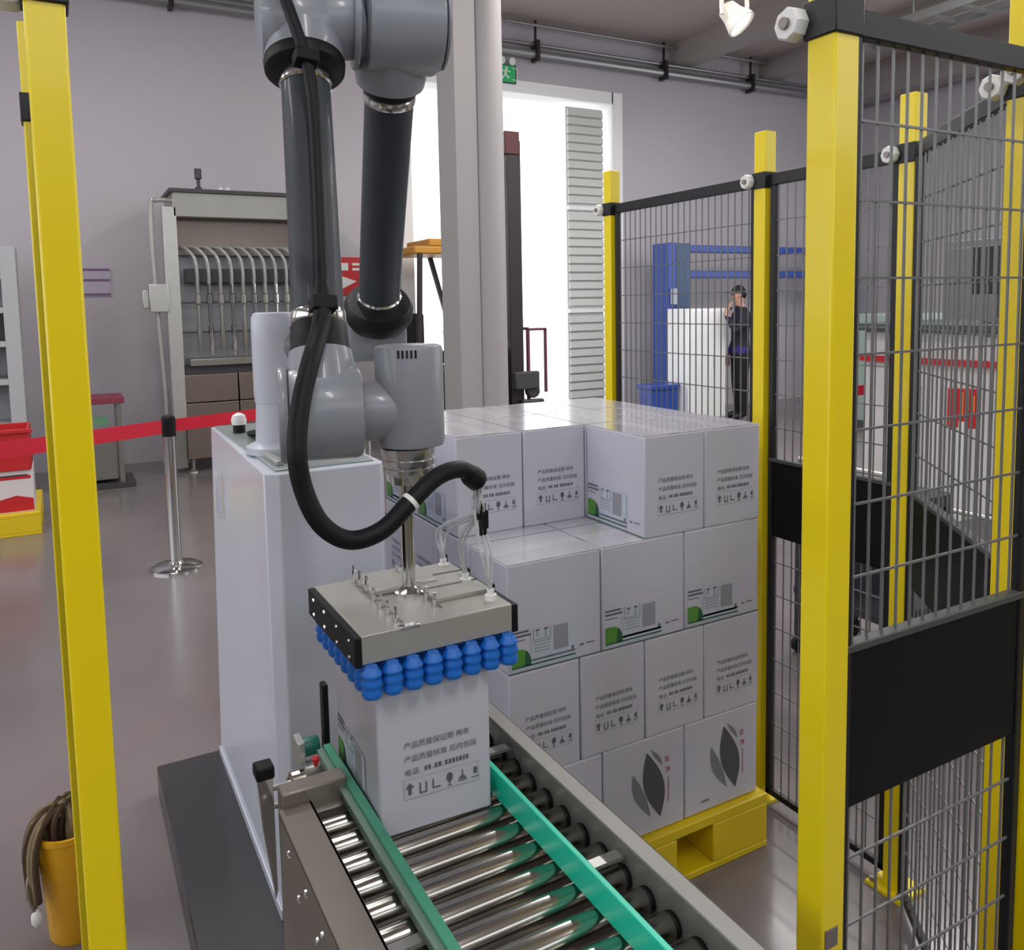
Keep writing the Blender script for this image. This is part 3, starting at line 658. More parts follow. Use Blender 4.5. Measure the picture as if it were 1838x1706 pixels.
# ================================================================== things on the floor at the left
# mop bucket
bx, by = -0.055, 2.39
bk = thing('mop_bucket', (bx, by, 0), 'yellow plastic bucket with a worn mop, beside the lone fence post', 'bucket')
n = 28; prof = [(0.055, 0.0), (0.062, 0.012), (0.078, 0.285), (0.084, 0.29), (0.084, 0.305), (0.076, 0.305), (0.058, 0.02)]
m = MB(); m.lathe((bx, by, 0), (0, 0, 1), prof, n); m.build('bucket_body', bucketm, bk)
m = MB()
m.tube([(bx-0.078, by-0.01, 0.27), (bx-0.10, by-0.06, 0.20), (bx-0.085, by-0.075, 0.13)], 0.004, 8); m.build('wire_handle', steeld, bk)
MB().lathe((bx-0.083, by-0.075, 0.10), (0, 0, 1), [(0.006, 0), (0.013, 0.01), (0.013, 0.03), (0.006, 0.04)], 12).build('handle_grip', nutm, bk)
mp = thing('mop', (bx, by, 0.08), 'brown string mop head draped over the rim of the yellow bucket', 'mop')
for k in range(46):
    a = random.uniform(0, 6.28); r = random.uniform(0.01, 0.06); z0 = random.uniform(0.31, 0.36)
    p0 = V(bx+r*0.3*math.cos(a), by+r*0.3*math.sin(a), z0+0.02)
    if k % 3 == 0:
        aa = random.uniform(2.6, 3.9); p1 = V(bx+0.07*math.cos(aa), by+0.07*math.sin(aa), 0.345); p2 = V(bx+0.102*math.cos(aa), by+0.10*math.sin(aa), 0.27); p3 = V(bx+0.100*math.cos(aa), by+0.10*math.sin(aa)-0.01, random.uniform(0.13, 0.2))
    else:
        p1 = V(bx+r*math.cos(a), by+r*math.sin(a), z0); p2 = V(bx+(r+.008)*math.cos(a), by+(r+.008)*math.sin(a), 0.30); p3 = V(bx+r*0.9*math.cos(a), by+r*0.9*math.sin(a), 0.2)
    MB().tube([p0, p1, p2, p3], 0.0075, 6, 4).build('mop_strand', mopm if k % 2 else mopd, mp)
# stanchion and belts
sx, sy = 0.575, 5.6
st = thing('stanchion', (sx, sy, 0), 'chrome belt barrier post standing behind the white pedestal cabinet', 'barrier post')
m = MB(); m.lathe((sx, sy, 0), (0, 0, 1), [(0.16, 0), (0.16, 0.012), (0.13, 0.028), (0.05, 0.036), (0.04, 0.05)], 40); m.build('base_disc', chrome, st)
MB().lathe((sx, sy, 0.04), (0, 0, 1), [(0.036, 0), (0.036, 0.82)], 32).build('pole', chrome, st)
MB().lathe((sx, sy, 0.86), (0, 0, 1), [(0.042, 0), (0.042, 0.12), (0.030, 0.13)], 32).build('belt_head', rubber, st)
pL = V(sx-0.045, sy-0.035, 0.925); qL = V(-0.75, 4.5, 0.98); pR = V(sx+0.046, sy+0.018, 0.925); qR = V(2.0, 6.1, 0.93)
m = MB(); m.bar(pL, qL, 0.004, 0.085); tag(m.build('barrier_belt', red, loc=(pL+qL)/2), 'red barrier belt running from the chrome post past the yellow fence post', 'barrier belt')
m = MB(); m.bar(pR, qR, 0.004, 0.08); tag(m.build('barrier_belt', red, loc=(pR+qR)/2), 'red barrier belt running from the chrome post behind the robot', 'barrier belt')
for (xx, yy, lb) in ((qL.x-0.04, qL.y-0.045, 'chrome belt post at the near end of the belt passing the lone fence post'), (qR.x+0.045, qR.y+0.02, 'chrome belt post at the end of the belt behind the robot')):
    t = thing('stanchion', (xx, yy, 0), lb, 'barrier post')
    MB().lathe((xx, yy, 0), (0, 0, 1), [(0.16, 0), (0.16, 0.012), (0.13, 0.028), (0.05, 0.036), (0.04, 0.05)], 32).build('base_disc', chrome, t)
    MB().lathe((xx, yy, 0.04), (0, 0, 1), [(0.036, 0), (0.036, 0.82)], 24).build('pole', chrome, t)
    MB().lathe((xx, yy, 0.86), (0, 0, 1), [(0.042, 0), (0.042, 0.15), (0.030, 0.16)], 24).build('belt_head', rubber, t)
# grey shelf unit far left
x0, x1, y0, y1 = -2.2, -0.30, 8.6, 9.1
shf = thing('shelf_unit', ((x0+x1)/2, (y0+y1)/2, 0), 'tall grey shelf unit behind the lone fence post', 'shelf')
for xx in (x0, x1-0.12): MB().span((xx, y0, 0), (xx+0.12, y1, 2.25)).build('side_panel', shelfm, shf, bevel=0.004)
MB().span((x0, y1-0.02, 0), (x1, y1, 2.25)).build('back_panel', shelfm, shf)
for z in (0.02, 0.62, 1.02, 1.36, 1.66, 1.96, 2.20): MB().span((x0+0.12, y0, z), (x1-0.12, y1-0.02, z+0.05)).build('shelf_board', shelfm, shf, bevel=0.003)
for k, (z, ln, hh) in enumerate(((1.41, 0.26, 0.2), (1.41, 0.2, 0.17), (1.07, 0.3, 0.06))):
    xx = (-0.72, -0.98, -0.75)[k]
    m = MB(); m.span((xx-ln/2, y0+0.08, z), (xx+ln/2, y0+0.34, z+hh*0.85)); m.span((xx-ln/2-0.01, y0+0.07, z+hh*0.85), (xx+ln/2+0.01, y0+0.35, z+hh)); 
    tag(m.build('storage_bin', machk, loc=(xx, y0+0.2, z), bevel=0.006), ('dark lidded bin nearer the edge on the middle shelf', 'dark lidded bin deeper along the middle shelf', 'flat dark case on the low shelf')[k], 'bin')
# cartons with red print on a yellow pallet, red crate above
pallet(-1.35, 7.05, 1.15, 0.9, 0.17, 'yellow plastic pallet under the red and white cartons far behind the fence post')
for k in range(3):
    xx = -0.40-k*0.34
    t = thing('printed_carton', (xx, 7.3, 0.17), 'red and white printed carton on the far yellow pallet, %s from its edge' % nth[k+1], 'carton', 'red and white cartons')
    MB().box((xx, 7.3, 0.17+0.16), (0.33, 0.4, 0.32)).build('carton_body', mat('carton_white2', (222, 214, 214), 0.6), t, bevel=0.004)
    m = MB(); m.poly([V(xx-0.16, 7.098, 0.18), V(xx+0.16, 7.098, 0.18), V(xx+0.16, 7.098, 0.27), V(xx+0.05, 7.098, 0.30), V(xx-0.16, 7.098, 0.25)], (0, 0.002, 0)); m.box((xx, 7.099, 0.435), (0.3, 0.002, 0.025)); m.build('printed_band', redpaint, t)
    MB().box((xx+0.03, 7.0985, 0.45), (0.2, 0.002, 0.012)).build('handle_slot', machk, t)
cr = thing('red_crate', (-0.65, 7.3, 0.49), 'red plastic crate on top of the printed cartons', 'crate')
m = MB(); m.span((-1.15, 7.08, 0.49), (-0.24, 7.10, 0.80)); m.span((-1.15, 7.5, 0.49), (-0.24, 7.52, 0.80)); m.span((-1.15, 7.1, 0.49), (-1.13, 7.5, 0.80)); m.span((-0.26, 7.1, 0.49), (-0.24, 7.5, 0.80)); m.span((-1.15, 7.1, 0.49), (-0.24, 7.5, 0.51)); m.build('crate_shell', redpaint, cr, bevel=0.004)
MB().span((-1.17, 7.06, 0.77), (-0.22, 7.08, 0.80)).build('rim', redpaint, cr, bevel=0.004)
MB().span((-0.55, 7.065, 0.62), (-0.32, 7.08, 0.66)).build('crate_label', mat('peach_label', (220, 150, 130), 0.6), cr)
# low bench with red and green trays near the wall
bn = thing('low_bench', (0.32, 8.7, 0), 'low grey bench with a red top by the wall, next to the stainless machine', 'bench')
MB().span((0.02, 8.5, 0.80), (0.50, 8.95, 0.86)).build('bench_top', mat('maroon_top', (130, 50, 70), 0.5), bn, bevel=0.005)
MB().span((0.05, 8.55, 0.08), (0.42, 8.9, 0.52)).build('drawer_box', machm, bn, bevel=0.005)
for xx in (0.05, 0.45):
    for yy in (8.54, 8.9): MB().span((xx-0.02, yy-0.02, 0), (xx+0.02, yy+0.02, 0.80)).build('leg', machm, bn)
MB().span((0.08, 8.53, 0.60), (0.36, 8.56, 0.68)).build('green_tray_front', mat('tray_green', (96, 140, 110), 0.5), bn, label='green tray front')
MB().span((-0.02, 8.48, 0), (0.56, 8.98, 0.05)).build('plinth', machk, bn)
# paper notice on the wall
nt_ = thing('wall_notice', (0.32, YW-0.01, 1.85), 'white paper notice with purple lines on the wall beside the stainless machine', 'notice')
MB().span((0.15, YW-0.012, 1.82), (0.52, YW-0.002, 2.12)).build('paper', mat('notice_paper', (186, 180, 196), 0.7), nt_)
for z in (1.83, 1.98, 2.09): MB().span((0.16, YW-0.016, z), (0.51, YW-0.012, z+0.022)).build('printed_line', mat('purple_ink', (120, 90, 130), 0.6), nt_)
# red wall sign seen between the two robot tubes
rs = thing('wall_sign', (3.15, YW-0.01, 1.8), 'red wall sign with white marks seen between the two robot tubes', 'sign')
MB().span((2.98, YW-0.02, 1.80), (3.32, YW-0.002, 2.26)).build('sign_panel', redpaint, rs, bevel=0.004)
m = MB(); m.span((3.03, YW-0.026, 2.10), (3.12, YW-0.02, 2.19)); m.span((3.17, YW-0.026, 2.10), (3.27, YW-0.02, 2.13)); m.span((3.17, YW-0.026, 2.16), (3.27, YW-0.02, 2.19)); m.poly([V(3.04, YW-0.026, 1.88), V(3.22, YW-0.026, 1.97), V(3.04, YW-0.026, 2.03)], (0, 0.006, 0)); m.build('sign_marks', nutm, rs)

# ================================================================== stainless filling machine
fm = thing('filling_machine', (1.7, 9.1, 0), 'stainless steel filling machine with a row of curved hoses and nozzles', 'machine')
MX0, MX1, MY0, MY1 = 1.10, 2.65, 8.85, 9.55
MB().span((0.96, 8.85, 0.55), (1.09, 9.0, 2.68)).build('column', alum, fm, bevel=0.006)
MB().span((2.62, 8.85, 0.08), (2.75, 9.0, 2.68)).build('column', alum, fm, bevel=0.006)
MB().span((MX0-0.04, MY0, 2.58), (MX1+0.04, MY1, 2.84)).build('hood', machm, fm, bevel=0.01)
MB().span((MX0-0.07, MY0-0.03, 2.82), (MX1+0.07, MY1, 2.86)).build('hood_lid', machk, fm, bevel=0.005)
MB().span((MX0, MY0+0.22, 2.22), (MX1, MY1, 2.58)).build('upper_panel', machd, fm)
MB().span((MX0, MY0+0.35, 1.05), (MX1, MY0+0.38, 2.22)).build('back_sheet', mat('machine_backsheet', (150, 152, 156), 0.4, metal=0.4), fm)
MB().span((MX0+0.06, MY0+0.16, 1.93), (MX1, MY0+0.26, 2.08)).build('manifold', machk, fm, bevel=0.01)
for k in range(13):
    xx = MX0+0.16+k*0.112
    MB().tube([(xx-0.20, MY0+0.24, 2.30), (xx-0.10, MY0+0.10, 2.285), (xx-0.02, MY0+0.04, 2.18), (xx, MY0+0.03, 2.02), (xx, MY0+0.05, 1.9)], 0.016, 8, 5).build('hose', hosem, fm)
    m = MB(); m.lathe((xx, MY0+0.05, 1.92), (0, 0, -1), [(0.020, 0), (0.020, 0.10), (0.032, 0.11), (0.032, 0.20), (0.018, 0.21), (0.018, 0.42), (0.026, 0.43), (0.026, 0.66), (0.012, 0.70), (0.012, 0.75)], 10); nz_ = m.build('nozzle', chrome if k % 2 else machm, fm)
for z in (1.72, 1.42): MB().span((MX0-0.02, MY0+0.06, z), (MX1, MY0+0.09, z+0.02)).build('cross_rail', machk, fm)
MB().span((MX0+0.05, MY0-0.02, 1.09), (MX1, MY0+0.30, 1.16)).build('drip_tray', machm, fm, bevel=0.006)
MB().span((MX0, MY0+0.05, 1.00), (MX1, MY0+0.3, 1.09)).build('under_tray_box', machk, fm)  # dark grey box below the drip tray
for k in range(3):
    xa = MX0-0.02+k*0.535
    MB().span((xa, MY0, 0.72), (xa+0.52, MY0+0.5, 1.00)).build('lower_panel', machd, fm, bevel=0.006)
    MB().span((xa, MY0, 0.14), (xa+0.52, MY0+0.5, 0.71)).build('lower_panel', machd, fm, bevel=0.006)
for xx in (MX0+0.03, MX0+0.8, MX1-0.05):
    for yy in (MY0+0.05, MY0+0.45): MB().lathe((xx, yy, 0), (0, 0, 1), [(0.06, 0), (0.055, 0.012), (0.02, 0.03), (0.02, 0.15)], 14).build('foot', machm, fm)
MB().span((MX0-0.15, MY0+0.04, 0.05), (MX0-0.02, MY0+0.1, 0.75)).build('side_leg', machm, fm, bevel=0.005)
m = MB(); m.tube([(1.08, 8.9, 2.74), (0.92, 8.9, 2.74), (0.865, 8.9, 2.66), (0.865, 8.9, 1.9), (0.90, 8.9, 0.9), (0.90, 8.9, 0.62)], 0.022, 10, 5); m.build('side_pipe', steel, fm)
m = MB(); m.span((0.80, 8.83, 1.64), (0.98, 8.97, 1.92)); m.span((0.74, 8.86, 1.68), (0.80, 8.94, 1.86)); m.build('control_box', alum, fm, bevel=0.01)
m = MB(); m.lathe((1.35, 9.1, 2.86), (0, 0, 1), [(0.035, 0), (0.035, 0.05), (0.018, 0.06), (0.018, 0.13), (0.035, 0.14), (0.035, 0.24)], 14); m.build('vent_valve', machk, fm)
for xx in (1.55, 1.62, 2.25, 2.4): MB().lathe((xx, 9.0, 2.86), (0, 0, 1), [(0.02, 0), (0.025, 0.03), (0.01, 0.05)], 12).build('hood_knob', nutm, fm)

# ================================================================== forklift in the doorway
fk = thing('forklift', (4.3, 9.1, 0), 'dark forklift with an ochre overhead guard parked in the bright doorway', 'forklift')
for yy in (8.85, 9.35):
    MB().span((4.84, yy, 0.12), (5.02, yy+0.10, 3.62)).build('mast_rail', forkd, fk, bevel=0.008)
MB().span((4.80, 8.83, 3.45), (5.0, 9.47, 3.72)).build('mast_head', mat('mast_red', (92, 44, 46), 0.5), fk, bevel=0.01)
for z in (0.9, 2.2): MB().span((4.86, 8.9, z), (4.98, 9.4, z+0.12)).build('mast_cross', forkd, fk, bevel=0.008)
MB().cyl((4.80, 9.15, 0.3), (4.80, 9.15, 3.3), 0.03, n=14).build('lift_cylinder', steel, fk)
MB().tube([(4.78, 9.0, 3.4), (4.74, 9.0, 3.0), (4.76, 9.0, 2.0), (4.78, 9.0, 1.2)], 0.018, 8, 5).build('lift_chain', forkd, fk)
m = MB(); m.span((3.55, 8.7, 2.24), (4.3, 9.5, 2.33)); m.span((3.75, 8.75, 2.33), (4.25, 9.45, 2.42)); m.build('overhead_guard', forky, fk, bevel=0.02)
for yy in (8.72, 9.44):
    MB().bar((4.05, yy, 2.25), (4.42, yy, 0.95), 0.05).build('guard_pillar', forkd, fk)
    MB().bar((3.62, yy, 2.25), (3.58, yy, 1.05), 0.05).build('guard_pillar', forkd, fk)
m = MB(); m.span((3.65, 8.72, 0.30), (4.45, 9.45, 0.95)); m.span((4.45, 8.8, 0.35), (4.72, 9.4, 1.15)); m.build('chassis', forkd, fk, bevel=0.05)
MB().span((3.5, 8.75, 0.4), (3.72, 9.42, 1.1)).build('counterweight', mat('forklift_red', (150, 40, 44), 0.45), fk, bevel=0.06)
m = MB(); m.box((3.85, 9.08, 1.05), (0.45, 0.45, 0.14)); m.box((3.66, 9.08, 1.32), (0.12, 0.42, 0.5)); m.build('seat', rubber, fk, bevel=0.03)
m = MB(); m.cyl((4.33, 9.08, 0.95), (4.22, 9.08, 1.35), 0.025, n=10); m.lathe((4.215, 9.08, 1.36), (-0.3, 0, 1), [(0.15, 0), (0.17, 0.012), (0.15, 0.024)], 20); m.build('steering_wheel', rubber, fk)
for xx in (3.75, 4.55):
    for yy in (8.62, 9.38): MB().lathe((xx, yy, 0.26), (0, 1, 0), [(0.12, 0), (0.235, 0.01), (0.26, 0.04), (0.26, 0.14), (0.235, 0.17), (0.12, 0.18)], 26).build('wheel', rubber, fk)
m = MB(); 
for yy in (8.85, 9.4): m.bar((5.08, yy, 0.45), (5.08, yy, 1.35), 0.035)
for z in (0.45, 1.35): m.bar((5.08, 8.85, z), (5.08, 9.4, z), 0.035)
m.bar((5.08, 8.85, 1.34), (5.34, 8.85, 1.34), 0.03); m.bar((5.33, 8.85, 1.34), (5.33, 8.85, 0.55), 0.03); m.build('load_backrest', mat('maroon_frame', (96, 40, 56), 0.5), fk)
for yy in (8.92, 9.3): MB().span((5.02, yy, 0.10), (5.95, yy+0.1, 0.14)).build('fork', forkd, fk, bevel=0.005)
m = MB(); m.box((5.0, 8.78, 0.72), (0.34, 0.12, 0.22)); m.lathe((5.12, 8.78, 0.58), (0, 1, 0), [(0.09, 0), (0.09, 0.1)], 16); m.box((5.1, 8.8, 0.42), (0.3, 0.1, 0.12)); m.build('tilt_bracket', machk, fk, bevel=0.02)

# ================================================================== exit sign and ceiling spotlight
ex = thing('exit_sign', (5.20, YW-0.06, 4.55), 'green running-man exit sign with twin lamps above the doorway', 'exit sign')
MB().span((5.02, YW-0.07, 4.54), (5.48, YW-0.01, 4.78)).build('sign_box', mat('sign_frame', (60, 70, 66), 0.5), ex, bevel=0.006)
MB().span((5.04, YW-0.075, 4.555), (5.46, YW-0.07, 4.765)).build('sign_face', exitg, ex)
m = MB(); yy = YW-0.078; c0 = 5.30
def pg(pts): m.poly([V(c0+a, yy, 4.66+b) for a, b in pts], (0, 0.003, 0))
pg([(0.03+0.018*math.cos(k*.63), 0.07+0.018*math.sin(k*.63)) for k in range(10)])
pg([(0.0, 0.05), (0.035, 0.045), (0.03, -0.01), (0.0, -0.015)]); pg([(0.0, -0.01), (0.03, -0.01), (0.075, -0.05), (0.06, -0.06), (0.02, -0.03)]); pg([(0.0, -0.01), (0.015, -0.02), (-0.02, -0.06), (-0.06, -0.075), (-0.065, -0.06), (-0.03, -0.045)])
pg([(0.0, 0.05), (-0.04, 0.03), (-0.05, 0.0), (-0.038, 0.0), (-0.03, 0.022), (0.0, 0.034)]); pg([(0.03, 0.045), (0.06, 0.02), (0.085, 0.025), (0.085, 0.037), (0.062, 0.035), (0.035, 0.052)])
pg([(0.12, -0.075), (0.20, -0.075), (0.20, 0.08), (0.12, 0.08), (0.12, 0.07), (0.19, 0.07), (0.19, -0.065), (0.12, -0.065)])
m.build('running_figure', nutm, ex)
for xx in (5.25, 5.40):
    m = MB(); m.lathe((xx, YW-0.04, 4.83), (0.2, -1, -0.2), [(0.02, 0), (0.045, 0.03), (0.05, 0.06), (0.03, 0.065)], 16); m.cyl((xx, YW-0.04, 4.77), (xx, YW-0.04, 4.83), 0.015, n=10); m.build('emergency_lamp', nutm, ex)
lp = at(1318, 30, 5.9)
sl_ = thing('spotlight', lp, 'white ceiling spotlight in a yoke hanging from the ceiling beams', 'lamp')
dd = Vector((0.35, -0.55, -0.75)).normalized()
m = MB(); m.lathe(lp-dd*0.14, dd, [(0.05, 0), (0.085, 0.03), (0.10, 0.12), (0.135, 0.22), (0.14, 0.25), (0.128, 0.25), (0.11, 0.2)], 28); m.build('lamp_housing', mat('lamp_white', (206, 200, 190), 0.45), sl_)
MB().lathe(lp+dd*0.075, dd, [(0.105, 0), (0.118, 0.012), (0.09, 0.03)], 28).build('lens', lampw, sl_)
m = MB(); m.tube([lp+V(-0.15, 0, 0.0), lp+V(-0.15, 0, 0.2), lp+V(-0.06, 0, 0.34), lp+V(0.06, 0, 0.34), lp+V(0.15, 0, 0.2), lp+V(0.15, 0, 0.0)], 0.02, 8, 5); m.cyl(lp+V(0, 0, 0.33), (lp.x, lp.y, ZC), 0.018, n=10); m.build('yoke', mat('lamp_white', (206, 200, 190)), sl_)
# unseen rows of lamps added over the hall to brighten it
def added_fill_lamp(x, y, n_):
    t = thing('added_fill_lamp', (x, y, ZC-0.3), 'long unseen ceiling lamp added to brighten the hall', 'lamp', 'added unseen lamps over the hall')
    MB().span((x-0.12, y-0.75, ZC-0.30), (x+0.12, y+0.75, ZC-0.24)).build('housing', nutm, t)
    MB().span((x-0.10, y-0.73, ZC-0.31), (x+0.10, y+0.73, ZC-0.30)).build('diffuser', lampw, t)
    for e in (-0.5, 0.5): MB().cyl((x, y+e, ZC-0.24), (x, y+e, ZC), 0.006, n=6).build('drop_wire', pipem, t)
    la = bpy.data.lights.new('fill_light', 'AREA'); la.shape = 'RECTANGLE'; la.size = 0.3; la.size_y = 1.5; la.energy = FILL_W; la.color = (1.0, 0.98, 0.965)
    lo = bpy.data.objects.new('fill_light', la); COL.objects.link(lo); lo.parent = t; lo.location = (0, 0, -0.02)
FILL_W = 46
for x in (-4, 0.2, 4.4, 8.6):
    for y in (-1.4, 3.2, 6.4):
        if x > 8 and y > 6: continue
        added_fill_lamp(x, y, 0)
for x, y in ((4.4, 4.9), (7.4, 4.3), (10.3, 1.2), (6.4, 5.9), (10.3, 3.4)): added_fill_lamp(x, y, 0)
# long tray under the ceiling on the right
tr = thing('cable_tray', (9.5, 4, 4.8), 'grey ladder cable tray hanging under the ceiling above the fence corner', 'cable tray')
q0 = V(8.9, 6.6, 4.5)
for s in (0, 0.55): MB().span((8.6+s, 1.5, 4.72), (8.64+s, 7.2, 4.82)).build('tray_rail', pipem, tr)
for k in range(16): MB().span((8.64, 1.7+k*0.36, 4.74), (9.15, 1.75+k*0.36, 4.78)).build('tray_rung', pipem, tr)
for yy in (2.2, 4.2, 6.2): MB().cyl((8.62, yy, 4.8), (8.62, yy, ZC), 0.012, n=8).build('drop_rod', pipem, tr)
for k, (xx, yy) in enumerate(((11.2, 4.5), (10.9, 1.0))):
    m = MB(); m.span((xx-0.06, yy-1.3, 4.62), (xx+0.06, yy+1.3, 4.70)); 
    t = thing('tube_light', (xx, yy, 4.6), ('lit tube light hanging near the right wall toward the back', 'lit tube light hanging near the right wall above the white machine')[k], 'lamp')
    m.build('housing', nutm, t)
    MB().cyl((xx, yy-1.25, 4.595), (xx, yy+1.25, 4.595), 0.02, n=10).build('tube', lampw, t)
    for e in (-1, 1): MB().cyl((xx, yy+e, 4.7), (xx, yy+e, ZC), 0.008, n=6).build('drop_wire', pipem, t)

# ================================================================== blue frame, white cabinet, person
bf = thing('portal_frame', (8.6, 9.15, 0), 'tall blue steel portal frame behind the person', 'frame')
MB().span((7.42, 9.0, 0), (7.56, 9.35, 2.46)).build('column', bluep, bf, bevel=0.01)
MB().span((7.60, 9.05, 0), (7.86, 9.35, 2.46)).build('column', bluegrey, bf, bevel=0.01)
MB().span((10.9, 9.0, 0), (11.15, 9.35, 2.46)).build('column', bluep, bf, bevel=0.01)
for z in (2.34, 1.98): MB().span((7.86, 9.08, z), (10.9, 9.25, z+0.1)).build('beam', bluep, bf, bevel=0.008)
m = MB(); m.box((7.48, 8.96, 1.72), (0.08, 0.06, 0.22)); m.lathe((7.48, 8.97, 1.45), (0, -1, 0), [(0.06, 0), (0.06, 0.06), (0.03, 0.1)], 14); m.build('switch_gear', mat('light_grey_plastic', (170, 175, 190), 0.5), bf, bevel=0.008)
bb = thing('blue_bin', (7.08, 8.82, 0), 'low blue bin at the foot of the blue frame', 'bin')
MB().span((6.86, 8.66, 0.0), (7.30, 8.95, 0.50)).build('bin_body', bluep, bb, bevel=0.015)
MB().span((6.84, 8.63, 0.48), (7.32, 8.98, 0.54)).build('rim', bluep, bb, bevel=0.01)
wc = thing('white_cabinet', (7.72, 8.75, 0), 'glossy white upright cabinet in front of the person', 'cabinet')
cabw = mat('bright_white_cabinet', (252, 252, 252), 0.3, coat=0.4)
MB().span((7.36, 8.52, 0.03), (8.02, 8.98, 1.55)).build('cabinet_body', cabw, wc, bevel=0.012)
for xx in (7.38, 7.705): MB().span((xx, 8.505, 0.06), (xx+0.305, 8.522, 1.52)).build('door', cabw, wc, bevel=0.006)
MB().span((7.78, 8.49, 0.75), (7.80, 8.506, 0.93)).build('handle', mat('pale_grey', (200, 200, 200), 0.4), wc)
MB().span((7.38, 8.54, 0), (8.0, 8.96, 0.04)).build('plinth', mat('pale_grey', (200, 200, 200)), wc)

def person(px_, py_):
    root = thing('person', (px_, py_, 0), 'person in a dark jacket, black trousers and cap, one hand raised to the face', 'person')
    # facing direction: towards -x, seen from the side
    F = Vector((-0.93, 0.37, 0)).normalized(); Sd = Vector((-F.y, F.x, 0))     # Sd: the person's left
    base = Vector((px_, py_, 0)); P = {}; E = []; Rr = {}
    def j(n_, f, s, z, r, par=None):
        P[n_] = base + F*f + Sd*s + V(0, 0, z); Rr[n_] = r
        if par: E.append((par, n_))
    j('pelvis', 0, 0, 0.98, (0.155, 0.12)); j('waist', 0.01, 0, 1.12, (0.145, 0.115), 'pelvis'); j('chest', 0.0, 0, 1.32, (0.175, 0.135), 'waist'); j('neckb', -0.01, 0, 1.50, (0.10, 0.09), 'chest'); j('neck', 0.015, 0, 1.575, (0.058, 0.058), 'neckb')
    j('head1', 0.035, 0, 1.65, (0.078, 0.088), 'neck'); j('head2', 0.035, 0, 1.745, (0.078, 0.095), 'head1'); j('head3', 0.03, 0, 1.80, (0.05, 0.06), 'head2')
    for s, n_ in ((1, 'l'), (-1, 'r')):
        j('hip'+n_, 0, s*0.095, 0.90, (0.105, 0.11), 'pelvis'); j('knee'+n_, 0.015, s*0.10, 0.50, (0.072, 0.075), 'hip'+n_); j('ankle'+n_, -0.02, s*0.10, 0.09, (0.055, 0.058), 'knee'+n_); j('toe'+n_, 0.15, s*0.115, 0.045, (0.045, 0.04), 'ankle'+n_)
        j('sho'+n_, -0.01, s*0.185, 1.44, (0.075, 0.07), 'neckb')
    # the person's left arm bends up to the face, the right arm hangs
    j('elbl', 0.16, 0.24, 1.22, (0.055, 0.055), 'shol'); j('wril', 0.25, 0.10, 1.47, (0.036, 0.036), 'elbl')
    j('elbr', -0.04, -0.235, 1.16, (0.055, 0.055), 'shor'); j('wrir', 0.07, -0.225, 0.92, (0.036, 0.036), 'elbr')
    j('plml', 0.21, 0.07, 1.555, (0.036, 0.026), 'wril'); j('plmr', 0.095, -0.22, 0.83, (0.036, 0.026), 'wrir')
    for k in range(4):
        o_ = (k-1.5)*0.021
        j('fl%d' % k, 0.165-0.006*k, 0.045+o_*0.5, 1.60+o_*0.9, (0.011, 0.011), 'plml'); j('fl%db' % k, 0.135, 0.025+o_*0.4, 1.62+o_*0.9-0.006*abs(k-1), (0.009, 0.009), 'fl%d' % k)
        j('fr%d' % k, 0.105+o_, -0.215, 0.775-0.004*(1.5-abs(k-1.5)), (0.011, 0.011), 'plmr'); j('fr%db' % k, 0.100+o_, -0.205, 0.735-0.006*(1.5-abs(k-1.5)), (0.009, 0.009), 'fr%d' % k)
    j('tl', 0.185, 0.095, 1.53, (0.012, 0.012), 'plml'); j('tlb', 0.15, 0.085, 1.55, (0.010, 0.010), 'tl'); j('tr', 0.14, -0.20, 0.83, (0.012, 0.012), 'plmr'); j('trb', 0.15, -0.19, 0.795, (0.010, 0.010), 'tr')
    names = list(P); idx = {n_: i for i, n_ in enumerate(names)}
    me = bpy.data.meshes.new('body'); me.from_pydata([P[n_]-base for n_ in names], [(idx[a], idx[b_]) for a, b_ in E], [])
    tmp = bpy.data.objects.new('body_tmp', me); COL.objects.link(tmp)
    sk = tmp.modifiers.new('skin', 'SKIN'); sk.use_smooth_shade = True
    for i, n_ in enumerate(names):
        me.skin_vertices[0].data[i].radius = Rr[n_]
    me.skin_vertices[0].data[idx['pelvis']].use_root = True
    ss = tmp.modifiers.new('sub', 'SUBSURF'); ss.levels = 2; ss.render_levels = 2
    dg = bpy.context.evaluated_depsgraph_get(); bm_ = bpy.data.meshes.new_from_object(tmp.evaluated_get(dg)); bm_.name = 'body'
    bpy.data.objects.remove(tmp)
    body = bpy.data.objects.new('body', bm_); COL.objects.link(body); body.parent = root
    bm_.materials.clear()
    for m_ in (skin, jacket, trous, jacketp, mat('shoe', (30, 30, 32), 0.5)): bm_.materials.append(m_)
    for p in bm_.polygons:
        c = p.center; z = c.z; f = c.dot(F); s = c.dot(Sd)
        if z < 0.085: k = 4
        elif z < 0.93 and not (s < -0.175 and f > 0.02 and z > 0.7): k = 2
        elif z > 1.565: k = 0
        elif f > 0.20 and 1.44 < z: k = 0
        elif s < -0.17 and z < 0.90: k = 0
        elif z < 1.02: k = 3
        else: k = 1
        p.material_index = k; p.use_smooth = True
    hc = P['head2']
    m = MB(); m.ball(hc+V(0, 0, 0.022)-F*0.004, 0.1, 20, (1.0, 0.93, 0.92)); 
    m.v = [V(v.x, v.y, max(v.z, hc.z+0.012)) for v in m.v]
    m.poly([hc+F*0.07+Sd*0.075+V(0, 0, 0.016), hc+F*0.165+Sd*0.045+V(0, 0, 0.004), hc+F*0.18+V(0, 0, 0.002), hc+F*0.165-Sd*0.045+V(0, 0, 0.004), hc+F*0.07-Sd*0.075+V(0, 0, 0.016)], (0, 0, 0.01)); m.build('cap', hairm, root)
